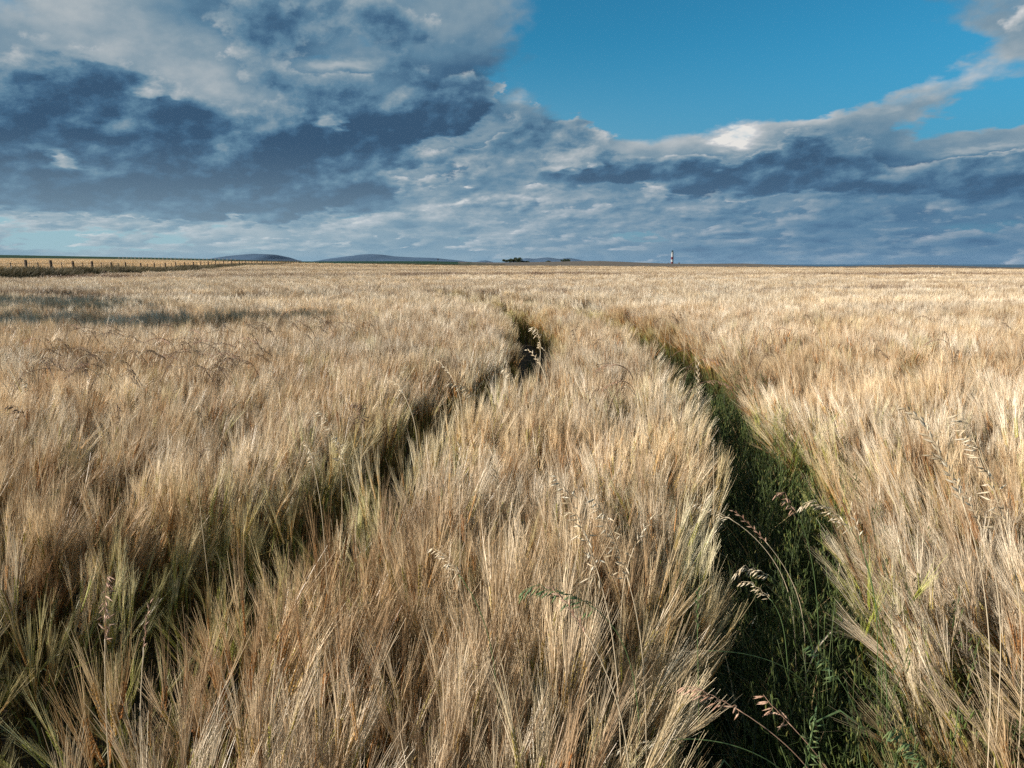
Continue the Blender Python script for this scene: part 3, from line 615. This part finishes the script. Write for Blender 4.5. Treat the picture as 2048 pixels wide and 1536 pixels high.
    fk = (np.clip(1 - (dm - .2) / .35, 0, 1) * (y > 8) * (y < 26))[:, None]; tint = tint * (1 - fk * np.array([.22, .25, .50])); scl = scl * (1 - .22 * fk)
    # streaks of lodged, browner crop that cross the field, and the warm band before the fence
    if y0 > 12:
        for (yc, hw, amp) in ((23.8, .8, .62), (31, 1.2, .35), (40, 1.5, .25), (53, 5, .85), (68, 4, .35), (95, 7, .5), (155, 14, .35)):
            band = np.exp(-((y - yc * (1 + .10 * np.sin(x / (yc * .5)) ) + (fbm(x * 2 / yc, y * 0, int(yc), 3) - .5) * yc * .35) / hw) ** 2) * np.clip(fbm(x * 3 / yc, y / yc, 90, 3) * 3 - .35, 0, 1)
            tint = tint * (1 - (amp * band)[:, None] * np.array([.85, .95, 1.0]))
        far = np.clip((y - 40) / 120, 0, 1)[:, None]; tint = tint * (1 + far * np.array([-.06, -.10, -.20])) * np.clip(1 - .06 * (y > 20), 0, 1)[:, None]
    idx = np.array(LODS[lod])[rng.integers(0, len(LODS[lod]), n_)]
    if lod < 2:   # thin, still green plants on the slumped right bank and along the left track
        bank = ((dr > 0) & (rng.random(n_) < np.clip(1.25 - dr / .42, 0, .9) * np.clip(1.4 - y / 9, 0, 1))) | ((dl > -.3) & (dl < .6) & (rng.random(n_) < np.clip(1.15 - np.abs(dl) / .6, 0, .85) * np.clip(1.5 - y / 5, 0, 1)))
        idx = np.where(bank, np.array(LODS[5])[rng.integers(0, len(LODS[5]), n_)], idx); tint = np.where(bank[:, None], np.where((dr > -.1)[:, None], np.array([.80, .86, .34]), np.array([.62, .60, .30])) * rng.uniform(.5, 1.25, (n_, 1)) + rng.random((n_, 1)) ** 3 * .3, tint)
        lx = lx + bank * rng.normal(0, .28, n_); ly = ly + bank * rng.normal(-.05, .25, n_); scl = scl * (1 - bank * rng.uniform(0, .25, n_))[:, None]
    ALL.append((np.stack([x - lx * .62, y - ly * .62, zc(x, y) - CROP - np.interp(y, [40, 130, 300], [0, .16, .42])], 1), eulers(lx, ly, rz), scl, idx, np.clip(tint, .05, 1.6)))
    print('barley lod', lod, n_)
cat = [np.concatenate([a[i] for a in ALL]) for i in range(5)]
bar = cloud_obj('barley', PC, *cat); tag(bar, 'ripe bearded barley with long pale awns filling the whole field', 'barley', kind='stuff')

# the gold field beyond the fence
GP = bpy.data.collections.new('gold_prototypes'); n0_ = 0
for i in range(5):
    b = ear_clump(900 + i, n_ear=50, rad=.5, n_awn=4, aw=.012, seg=1, near=False, tilt0=.1); GP.objects.link(bpy.data.objects.new('gold_proto_%d' % i, b.mesh('gold_clump', [M_awn, M_ear, M_stem])))
y = np.sqrt(rng.random(26000)) * 200 + 38; x = rng.uniform(-1.0, -.2, len(y)) * y; k = (fside(x, y) > 1.6) & (y < 235); x, y = x[k], y[k]
tn = np.array([1.05, .86, .60]) * (1 + (fbm(x * .03, y * .12, 5) - .5)[:, None] * .9)
gb = cloud_obj('gold_barley', GP, np.stack([x, y, zc(x, y) - CROP], 1), eulers(rng.normal(.1, .1, len(x)), rng.normal(0, .1, len(x)), rng.random(len(x)) * 6), np.ones((len(x), 3)) * rng.uniform(.9, 1.1, (len(x), 1)), rng.integers(0, 5, len(x)), tn)
tag(gb, 'golden barley plants standing behind the post and wire fence', 'barley', kind='stuff')

# ------------------------------------------------------------------ rough grass on the bank under the fence
VP = bpy.data.collections.new('verge_prototypes')
for i in range(7):
    g_ = np.random.default_rng(300 + i); b = MB(); nb = 90; p0 = np.zeros((nb, 3)); p0[:, :2] = g_.normal(0, .22, (nb, 2)); dr_ = nrm(np.stack([g_.normal(.15, .35, nb), g_.normal(0, .3, nb), np.ones(nb)], 1)); L_ = g_.uniform(.35, 1.0, nb)[:, None]
    dro = np.stack([g_.normal(.2, .3, nb), g_.normal(0, .3, nb), -g_.uniform(.1, .5, nb)], 1)
    Pt = np.stack([p0 + dr_ * L_ * u + dro * L_ * u * u * .6 for u in np.linspace(0, 1, 4)], 1); b.ribbons(Pt, np.array([[1, .9, .6, .15]]) * .028 * g_.uniform(.6, 1.3, (nb, 1)), nrm(np.cross(dr_, g_.normal(size=(nb, 3)))), 0, g_.beta(2, 2, nb))
    VP.objects.link(bpy.data.objects.new('verge_proto_%d' % i, b.mesh('verge_clump', [M_grass])))
s = rng.random(9000) ** 1.15 * 215 - 14; wdt = rng.normal(0, .75, len(s)); px_ = FA[None] + fdir[None] * s[:, None] + fnor[None] * (wdt - .35)[:, None]; x, y = px_[:, 0], px_[:, 1]
tn = np.array([1, 1, 1.]) * (1 + (fbm(s * .35, wdt, 12, 3) - .5)[:, None] * 1.3); hsc = rng.uniform(.65, 1.1, len(s)) * (.75 + .6 * fbm(s * .3, s * 0, 14)) * np.clip(1.15 - s / 330, .5, 1.1)
vg = cloud_obj('verge_grass', VP, np.stack([x, y, zc(x, y) - CROP], 1), eulers(rng.normal(.12, .15, len(x)), rng.normal(0, .15, len(x)), rng.random(len(x)) * .8), hsc[:, None] * np.array([1.25, 1.25, 1.1]), rng.integers(0, 7, len(x)), tn)
tag(vg, 'rough olive and brown grass on the bank under the fence', 'grass', kind='stuff')
# thin line of scrub at the far edge of the barley
px_ = rng.uniform(480, 1010, 2600); yy = np.interp(px_, [480, 600, 800, 930, 1010], [232, 240, 322, 332, 330]) + rng.normal(0, 2, len(px_)); x = (px_ - 1024) / F / math.cos(PITCH) * yy * 1.0
vg2 = cloud_obj('field_margin_grass', VP, np.stack([x, yy, zc(x, yy) - CROP], 1), eulers(rng.normal(.12, .15, len(x)), rng.normal(0, .15, len(x)), rng.random(len(x)) * .8), np.ones((len(x), 3)) * rng.uniform(.9, 1.7, (len(x), 1)) * np.interp(px_, [480, 600, 640, 800, 1010], [.9, .8, .3, .9, .9])[:, None], rng.integers(0, 7, len(x)), np.ones((len(x), 3)) * .8)
tag(vg2, 'dark thin margin of grass along the far edge of the barley', 'grass', kind='stuff')

# ------------------------------------------------------------------ green weeds down in the wheel tracks
WP = bpy.data.collections.new('weed_prototypes')
for i in range(9):
    g_ = np.random.default_rng(500 + i); b = MB(); nb = 16; p0 = np.zeros((nb, 3)); p0[:, :2] = g_.normal(0, .03, (nb, 2)); dr_ = nrm(np.stack([g_.normal(0, .3, nb), g_.normal(0, .3, nb), np.ones(nb)], 1)); L_ = g_.uniform(.2, .48, nb)[:, None]
    dro = np.stack([g_.normal(0, .4, nb), g_.normal(0, .4, nb), -g_.uniform(.1, .5, nb)], 1)
    Pt = np.stack([p0 + dr_ * L_ * u + dro * L_ * u * u * .6 for u in np.linspace(0, 1, 6)], 1); b.ribbons(Pt, np.array([[.7, 1, .95, .8, .5, .08]]) * .0065 * g_.uniform(.5, 1.3, (nb, 1)), nrm(np.cross(dr_, g_.normal(size=(nb, 3)))), 0, np.where(g_.random(nb) < .15, 1.0, g_.beta(2, 2.4, nb) * .85))
    if i % 2 == 0:   # an oat-like head on a thin stalk
        top = np.array([g_.normal(0, .06), g_.normal(0, .06), g_.uniform(.45, .62)]); b.tube([(0, 0, 0), top * (.6, .6, .5), top], [.0016, .0013, .0008], 4, 0, .75)
        for k in range(16):
            u = k / 16; q = top * (1, 1, .66 + .34 * u) - (0, 0, 0); o_ = np.array([*g_.normal(0, .022, 2), .012]) * (1.3 - u); e = q + o_; b.tube([q, e], .0005, 3, 0, .7, cap=False); b.spindle(e, e + np.array([o_[0] * .25, o_[1] * .25, -.017 if g_.random() < .5 else .017]), .0024, 0, g_.uniform(.6, .9))
    WP.objects.link(bpy.data.objects.new('weed_proto_%d' % i, b.mesh('weed_clump', [M_weed])))
PX = []; 
for T, n_, hw, ymax, gscale in ((TR, 1150, .13, 11, .95), (TL, 260, .09, 11, .55)):
    i = rng.integers(0, len(T) - 1, n_ * 6); u = rng.random(len(i)); p = T[i] * (1 - u[:, None]) + T[i + 1] * u[:, None]; seg = np.hypot(*(T[i + 1] - T[i]).T)
    k = (rng.random(len(i)) < seg / np.quantile(seg, .95)) & (p[:, 1] < ymax) & (p[:, 1] > .4); p = p[k][:n_] + rng.normal(0, hw, (min(n_, k.sum()), 2)); PX.append(np.concatenate([p, np.full((len(p), 1), gscale)], 1))
k = 900; i = rng.integers(0, len(TR) - 1, k * 5); p = TR[i] + rng.normal(0, .12, (len(i), 2)) + np.array([.30, 0]); p = p[(p[:, 1] < 7) & (p[:, 1] > .5)][:k]; PX.append(np.concatenate([p, np.full((len(p), 1), 1.15)], 1))
p = np.concatenate(PX); x, y = p[:, 0], p[:, 1]; tn = np.array([1.1, 1.0, .9]) * (1 + (fbm(x * 3, y * 3, 15) - .5)[:, None] * 1.2)
we = cloud_obj('track_weeds', WP, np.stack([x, y, zc(x, y) - CROP], 1), eulers(rng.normal(0, .2, len(x)), rng.normal(0, .2, len(x)), rng.random(len(x)) * 6.28), (rng.uniform(.55, 1.15, len(x)) * p[:, 2])[:, None] * np.ones(3), rng.integers(0, 9, len(x)), tn)
tag(we, 'dark green weeds and grass growing down in the wheel tracks', 'weeds', kind='stuff')

# ------------------------------------------------------------------ single grasses that stand out of the crop
M_straw = plantmat('straw_grass', [(0, (.50, .38, .22)), (.6, (.72, .60, .42)), (1, (.82, .74, .58))], .25, .45, tint=False)
M_gstem = plantmat('green_grass', [(0, (.06, .11, .045)), (.6, (.13, .20, .075)), (1, (.26, .30, .12))], .25, .45, tint=False)
M_pink = plantmat('pinkish_grass', [(0, (.34, .19, .12)), (.6, (.56, .36, .25)), (1, (.68, .48, .34))], .25, .5, tint=False)
M_dark = plantmat('brown_grass', [(0, (.10, .062, .04)), (.6, (.19, .12, .075)), (1, (.30, .20, .12))], .15, .6, tint=False)
MATS = {'straw': M_straw, 'green': M_gstem, 'pink': M_pink, 'dark': M_dark}
def smooth_path(p, n):
    p = np.asarray(p, float); t_ = np.linspace(0, len(p) - 1, n); i = np.clip(t_.astype(int), 0, len(p) - 2); u = (t_ - i)[:, None]
    q = np.concatenate([[2 * p[0] - p[1]], p, [2 * p[-1] - p[-2]]]); a, b_, c, e = q[i], q[i + 1], q[i + 2], q[i + 3]
    return .5 * (2 * b_ + (c - a) * u + (2 * a - 5 * b_ + 4 * c - e) * u * u + (3 * b_ - a - 3 * c + e) * u ** 3)
def seed_head(pts, style, n_, L, seed, sp=1.0):
    g_ = np.random.default_rng(seed); b = MB(); N_ = len(pts)
    for k in range(n_):
        t_ = k / max(1, n_ - 1); f = t_ * (N_ - 1); i = min(int(f), N_ - 2); q = pts[i] * (1 - (f - i)) + pts[i + 1] * (f - i); ax = nrm(pts[i + 1] - pts[i]); r_ = g_.random()
        if style == 'spike':
            sd = nrm(np.cross(ax, (0.2, 1, .1))) * (1 if k % 2 else -1); e = nrm(ax + sd * .42 + g_.normal(0, .12, 3)); b.spindle(q, q + e * L * g_.uniform(.75, 1.1), L * .13, 0, r_, .45, .06)
        else:      # loose panicle: small branchlets carrying hanging spikelets
            for j in range(2 if style == 'panicle' else 1):
                o_ = nrm(ax * .5 + g_.normal(0, .55, 3)) * L * sp * g_.uniform(.3, 1.5) * (1.0 - t_ * .75); e = q + o_ + np.array([0, 0, -.25 * L]); b.tube([q, q + o_ * .6, e], L * .022, 3, 0, .3, cap=False)
                d_ = nrm(o_ + ax * L * .6 + np.array([0, 0, -.7 * L]))
                b.spindle(e, e + d_ * L * g_.uniform(.75, 1.15), L * .125, 0, r_, .4, .08); b.spindle(e + d_ * L * .35, e + d_ * L * 1.25 + g_.normal(0, .06, 3) * L, L * .09, 0, (r_ + .2) % 1, .4, .05)
    b.tube(pts, [L * .045] * (N_ - 1) + [L * .015], 4, 0, .4); return b
def grass(path, head, style, hc, sc, n_, L, label, zb=.80, cat='grass', Y=None, sp=1.0, r0=.0016, leaf=None):
    L *= 1.28; zb += .12; n_ = int(n_ * 1.2)
    """path: where the stem leaves the crop ... its tip; head: how much of the path (from the tip) carries seeds"""
    Yb = Y or at_z(*path[0], zb)[1] * .96; P_ = np.array([at(*p, Yb) for p in path]); rr_ = random.Random(len(label) + int(path[0][0]))
    P_[:, 1] += np.linspace(0, rr_.uniform(-.04, .05), len(P_)) * Yb; P_[:, 2] = np.maximum(P_[:, 2], .1); d0 = P_[0] - P_[1]; d0 = d0 / (np.linalg.norm(d0[:2]) + .03)
    g0 = P_[0] + np.array([d0[0], d0[1], 0]) * .12 * min(1, P_[0][2]); mid_ = (g0 * .35 + P_[0] * .65); mid_[2] = P_[0][2] * .55; g0[2] = 0
    A_ = np.concatenate([[g0, mid_], P_]); sl = np.concatenate([[0], np.cumsum(np.linalg.norm(np.diff(A_, axis=0), axis=1))]); tt = np.linspace(0, sl[-1], 64)
    w_ = np.stack([np.interp(tt, sl, A_[:, c]) for c in range(3)], 1)
    for _ in range(14): w_[1:-1] = w_[1:-1] * .5 + (w_[:-2] + w_[2:]) * .25
    for _ in range(14): w_[3:-3] = w_[3:-3] * .34 + (w_[1:-5] + w_[5:-1]) * .33
    w_ = w_ - g0; k = int(63 * (1 - head * (sl[-1] - sl[2]) / sl[-1])); root = empty('wild_grass', tuple(g0), label, cat, 'tall wild grasses in the barley')
    wd = max(1.0, Yb / 2.2); b = MB(); b.tube(w_[:k + 1], np.linspace(r0 * 1.0, r0 * .55, k + 1) * wd, 5, 0, .6); b.build('stem', MATS[sc], root)
    seed_head(w_[k:], style, n_, L, int(path[0][0] + path[0][1]), sp).build('seed_head', MATS[hc], root)
    if leaf:
        q = w_[int(k * .45)]; b = MB(); o_ = np.array([leaf, .03, .12]); b.ribbons(np.array([[q, q + o_ * .35 + (0, 0, .05), q + o_ * .8 + (0, 0, .04), q + o_ * 1.25 - (0, 0, .06)]]), np.array([[.003, .008, .006, .0008]]), nrm(np.array([[0, 1., .3]])), 0, .6); b.build('leaf_blade', MATS[sc], root)
gp_ = grass
gp_([(1992, 1290), (1960, 1080), (1925, 930), (1880, 855), (1812, 818)], .42, 'spike', 'straw', 'straw', 22, .017, 'tall straw-coloured grass arching left over the crop at far right, highest of the group')
gp_([(2055, 1240), (2040, 1080), (2005, 920), (1958, 838)], .55, 'panicle', 'straw', 'straw', 16, .016, 'thick tan seed head leaning up from the right edge of the picture')
gp_([(2012, 1240), (1990, 1090), (1945, 975), (1905, 925), (1848, 905)], .42, 'spike', 'straw', 'straw', 20, .015, 'straw grass with a drooping comb-like head just below the highest arching one at right')
gp_([(1275, 1270), (1232, 1195), (1165, 1158), (1100, 1148), (1045, 1180)], .58, 'panicle', 'green', 'green', 13, .014, 'green nodding grass head arching left over the middle strip of barley', sp=.8)
gp_([(1238, 1300), (1215, 1160), (1180, 1070), (1150, 1000), (1115, 952)], .52, 'panicle', 'straw', 'straw', 16, .013, 'pale loose seed head leaning left in the middle strip, left of two beside each other', sp=.8)
gp_([(1292, 1290), (1272, 1160), (1240, 1075), (1205, 1025), (1185, 985)], .48, 'panicle', 'straw', 'straw', 15, .012, 'pale loose seed head leaning left in the middle strip, right of two beside each other', sp=.9)
gp_([(1245, 1130), (1250, 1050), (1285, 1035), (1330, 1030)], .55, 'spike', 'straw', 'straw', 11, .012, 'straw grass head bending right above the middle strip of barley')
gp_([(1262, 1430), (1240, 1330), (1175, 1260), (1150, 1210), (1105, 1190)], .3, 'spike', 'pink', 'straw', 10, .012, 'long thin stem with a sparse pinkish head in the middle strip foreground')
gp_([(208, 1440), (212, 1300), (218, 1215), (232, 1138)], .36, 'panicle', 'pink', 'straw', 12, .009, 'upright dense tan seed head before the dark gap of the left track', sp=.35)
gp_([(272, 1440), (262, 1350), (264, 1290), (270, 1235)], .32, 'spike', 'pink', 'straw', 8, .009, 'small reddish upright seed head low in the left foreground')
gp_([(645, 1010), (636, 960), (616, 922), (594, 893)], .32, 'panicle', 'straw', 'straw', 8, .012, 'pale seed head curving left over the left track', sp=.5)
gp_([(702, 960), (690, 900), (662, 850), (640, 822)], .3, 'panicle', 'straw', 'straw', 8, .013, 'thin pale head leaning left behind the left track bend, leftmost of three', sp=.5)
gp_([(682, 985), (690, 930), (695, 890), (684, 858)], .42, 'panicle', 'straw', 'straw', 12, .013, 'pale fluffy head standing nearly upright over the left track, middle of three', sp=.6)
gp_([(712, 970), (728, 890), (742, 830), (738, 800), (705, 808)], .34, 'panicle', 'dark', 'straw', 12, .014, 'dark drooping head on a pale stem beside the left track, right of three', sp=.7)
gp_([(835, 855), (828, 810), (805, 782), (780, 772)], .34, 'spike', 'straw', 'straw', 9, .018, 'thin straw stem bending left behind the left track, lower of two')
gp_([(925, 800), (918, 762), (900, 740), (866, 728)], .4, 'spike', 'straw', 'straw', 10, .02, 'thin straw stem bending left behind the left track, upper of two')
gp_([(985, 815), (968, 785), (940, 768), (905, 755)], .5, 'panicle', 'straw', 'straw', 8, .02, 'pale head leaning left at the edge of the left track', sp=.5)
gp_([(1035, 790), (1040, 755), (1030, 735), (1010, 738)], .5, 'panicle', 'straw', 'straw', 9, .022, 'small bright seed head hanging over the bend of the left track', sp=.6)
gp_([(1072, 760), (1082, 720), (1095, 685), (1080, 660), (1068, 656)], .45, 'panicle', 'straw', 'straw', 9, .026, 'pale grass head in the narrow bend of the left track, farthest along it', sp=.5)
gp_([(1100, 775), (1094, 740), (1080, 715), (1056, 708)], .45, 'spike', 'straw', 'straw', 9, .022, 'pale bent grass head on the right side of the left track bend')
gp_([(1398, 880), (1396, 810), (1394, 765), (1395, 726)], .5, 'spike', 'straw', 'straw', 14, .018, 'tall straight straw spike on the left side of the right track')
gp_([(920, 1080), (922, 1000), (912, 940), (915, 905)], .4, 'spike', 'straw', 'straw', 9, .013, 'short straw head upright in the middle strip near the left track')
gp_([(1000, 1045), (1012, 985), (998, 940), (985, 912)], .35, 'spike', 'straw', 'straw', 8, .013, 'short straw head leaning left in the middle strip of barley')
gp_([(985, 1215), (945, 1165), (905, 1132), (858, 1122)], .42, 'panicle', 'straw', 'green', 9, .012, 'pale nodding head on a green stem in the middle strip foreground', sp=.6)
gp_([(1612, 1200), (1560, 1110), (1505, 1045), (1462, 1016)], .36, 'spike', 'pink', 'straw', 10, .015, 'pink-tinged grass head reaching left across the right track', zb=.5, leaf=.1)
gp_([(1590, 1170), (1530, 1085), (1470, 1030), (1435, 1016), (1395, 1026)], .3, 'panicle', 'straw', 'straw', 8, .012, 'pale head on a stem arching left to the edge of the right track', zb=.5, sp=.4)
gp_([(1640, 1300), (1580, 1180), (1530, 1110), (1490, 1095), (1458, 1122)], .26, 'panicle', 'straw', 'green', 9, .013, 'short plump straw head nodding over the dark right track', zb=.45, sp=.5)
gp_([(1640, 1210), (1620, 1100), (1600, 1010), (1575, 965), (1545, 978)], .26, 'panicle', 'pink', 'green', 9, .013, 'tan head at the top of the weeds in the right track', zb=.5, sp=.6)
gp_([(1760, 1220), (1735, 1080), (1690, 1000), (1650, 982), (1608, 1010)], .4, 'panicle', 'straw', 'green', 13, .014, 'cream drooping head on a green stem at the right side of the right track', zb=.6, sp=.7)
gp_([(1780, 1330), (1750, 1190), (1722, 1090), (1700, 1010)], .14, 'spike', 'straw', 'green', 6, .012, 'long straight green stem rising through the right bank', zb=.6, leaf=-.14)
gp_([(1655, 1370), (1560, 1310), (1460, 1285), (1375, 1278), (1288, 1296)], .30, 'panicle', 'straw', 'green', 9, .013, 'straw and green head arching far left out of the right track foreground', zb=.45, sp=.5)
gp_([(1665, 1560), (1560, 1480), (1480, 1412), (1430, 1392), (1380, 1390)], .30, 'panicle', 'pink', 'pink', 9, .016, 'large pinkish-brown head reaching left in the dark bottom of the right track', zb=.42, sp=.5)
gp_([(1690, 1560), (1630, 1500), (1560, 1440), (1540, 1412)], .3, 'panicle', 'pink', 'pink', 5, .015, 'small pinkish-brown side head beside the large one in the right track', zb=.42, sp=.4)
gp_([(1640, 1575), (1540, 1500), (1400, 1455), (1310, 1462), (1228, 1500)], .28, 'panicle', 'straw', 'green', 9, .013, 'straw head on an arching green stem at the very bottom left of the right track', zb=.45, sp=.4)
gp_([(1585, 1400), (1572, 1320), (1590, 1220), (1555, 1180), (1500, 1186)], .22, 'panicle', 'straw', 'green', 8, .011, 'small cream head hooked left inside the right track', zb=.35, sp=.5)
gp_([(1600, 1560), (1632, 1490), (1640, 1440)], .8, 'panicle', 'green', 'green', 12, .014, 'bluish green oat head standing at the bottom of the right track', zb=.45, sp=.8)
gp_([(1885, 1580), (1850, 1500), (1800, 1450), (1760, 1425)], .7, 'panicle', 'green', 'green', 12, .015, 'green oat head leaning left on the right bank at the bottom', zb=.55, sp=.6)
gp_([(1400, 1400), (1392, 1300), (1388, 1230), (1390, 1170)], .3, 'spike', 'green', 'green', 8, .013, 'upright green blade-like head on the left wall of the right track', zb=.55, leaf=.08)
gp_([(1745, 1500), (1700, 1380), (1640, 1300), (1600, 1262)], .34, 'panicle', 'green', 'green', 9, .014, 'pale green oat head in the middle of the right track foreground', zb=.4, sp=.7)
gp_([(1330, 1010), (1322, 930), (1296, 905), (1290, 868)], .3, 'spike', 'straw', 'straw', 7, .012, 'slim straw head above the middle strip left of the right track')
gp_([(1430, 960), (1415, 925), (1425, 900), (1418, 872)], .3, 'spike', 'straw', 'straw', 7, .012, 'slim pale head leaning right on the left edge of the right track')
gp_([(245, 880), (246, 840), (250, 815), (252, 800)], .45, 'panicle', 'dark', 'straw', 7, .014, 'single small black-brown head above the barley in the left middle distance', sp=.4)
gp_([(72, 870), (78, 830), (70, 803), (52, 800)], .4, 'panicle', 'dark', 'straw', 8, .015, 'dark hooked seed head near the left edge of the picture', sp=.5)
gp_([(392, 945), (385, 915), (400, 898), (418, 893)], .5, 'spike', 'dark', 'straw', 7, .013, 'short dark head bending right left of the left track')
gp_([(395, 850), (396, 830), (398, 815), (402, 802)], .6, 'spike', 'dark', 'straw', 8, .012, 'slim dark upright head in the left middle distance')
gp_([(105, 850), (96, 800), (84, 770), (78, 748)], .2, 'panicle', 'straw', 'straw', 6, .014, 'thin straw stem with a small pale head near the left edge', sp=.5)
# the small brown heads in the middle distance, each a plant of its own
FM = []
for i in range(5):
    g_ = np.random.default_rng(700 + i); rch = [.16, .22, .12, .19, .05][i]; p_ = smooth_path([(0, 0, 0), (.01, 0, .5), (rch * .3, 0, .86), (rch, .01, .96), (rch * 1.7, .02, [.90, .95, .84, .93, 1.05][i])], 26)
    hd = seed_head(p_[18:], 'panicle' if i != 1 else 'spike', 10, .021, 700 + i, .55); st = MB(); st.tube(p_[:19], .0022, 4, 0, .5)
    FM.append((st.mesh('stem', [M_dark if i % 2 else M_straw]), hd.mesh('seed_head', [M_dark if i != 3 else M_pink])))
def far_grass(px, py, k, label, group, flip=False):
    q = at_z(px, py, .93); r_ = random.Random(int(px * 7 + py)); o = bpy.data.objects.new('meadow_grass', None); COL.objects.link(o); o.location = (q[0], q[1], float(zc(q[0], q[1])) - CROP); tag(o, label, 'grass', group)
    o.rotation_euler = (r_.uniform(-.1, .1), r_.uniform(-.1, .1), r_.uniform(-.6, .6) + (math.pi if flip else 0)); s_ = r_.uniform(.95, 1.05) ; o.scale = (s_ * 1.0, s_ * 1.0, s_)
    for nm, me in zip(('stem', 'seed_head'), FM[k]): c = bpy.data.objects.new(nm, me); COL.objects.link(c); c.parent = o
r_ = random.Random(5)
for i in range(120):
    cx, cy, sx, sy = r_.choice([(290, 690, 60, 26), (130, 700, 70, 22), (200, 672, 120, 12), (420, 690, 50, 22), (500, 668, 90, 16), (420, 718, 40, 14), (330, 655, 160, 8), (600, 640, 60, 12), (20, 730, 40, 18), (210, 735, 40, 12)])
    px, py = r_.gauss(cx, sx), r_.gauss(cy, sy)
    if py < 622 or px < -20 or px > 720: continue
    far_grass(px, py, r_.choice([0, 1, 2, 3, 0, 2]), 'small brown grass head standing above the sunlit barley in the left middle distance', 'brown grass heads left of the tracks', r_.random() < .2)
for px, py in [(1600, 640), (1612, 655), (1662, 660), (1690, 658), (1866, 672), (1540, 664), (1510, 668), (1480, 690), (1760, 620), (1815, 640), (1920, 690), (1700, 700), (1975, 650), (1585, 715), (1905, 720)]:
    far_grass(px, py, r_.choice([0, 2, 3, 4]), 'small brown grass head standing above the pale barley right of both tracks', 'brown grass heads right of the tracks', r_.random() < .3)
for px, py in [(1310, 642), (1330, 636), (1348, 640), (1285, 650), (1372, 650), (1390, 668), (1320, 700), (1300, 735), (1340, 745), (1275, 760), (1355, 775), (1310, 790), (1280, 720), (1365, 715), (1255, 780), (1160, 665), (1150, 690), (1240, 672)]:
    far_grass(px, py, r_.choice([0, 1, 2, 3, 4]), 'thin straw and brown grass head between the two wheel tracks', 'grass heads between the tracks', r_.random() < .5)
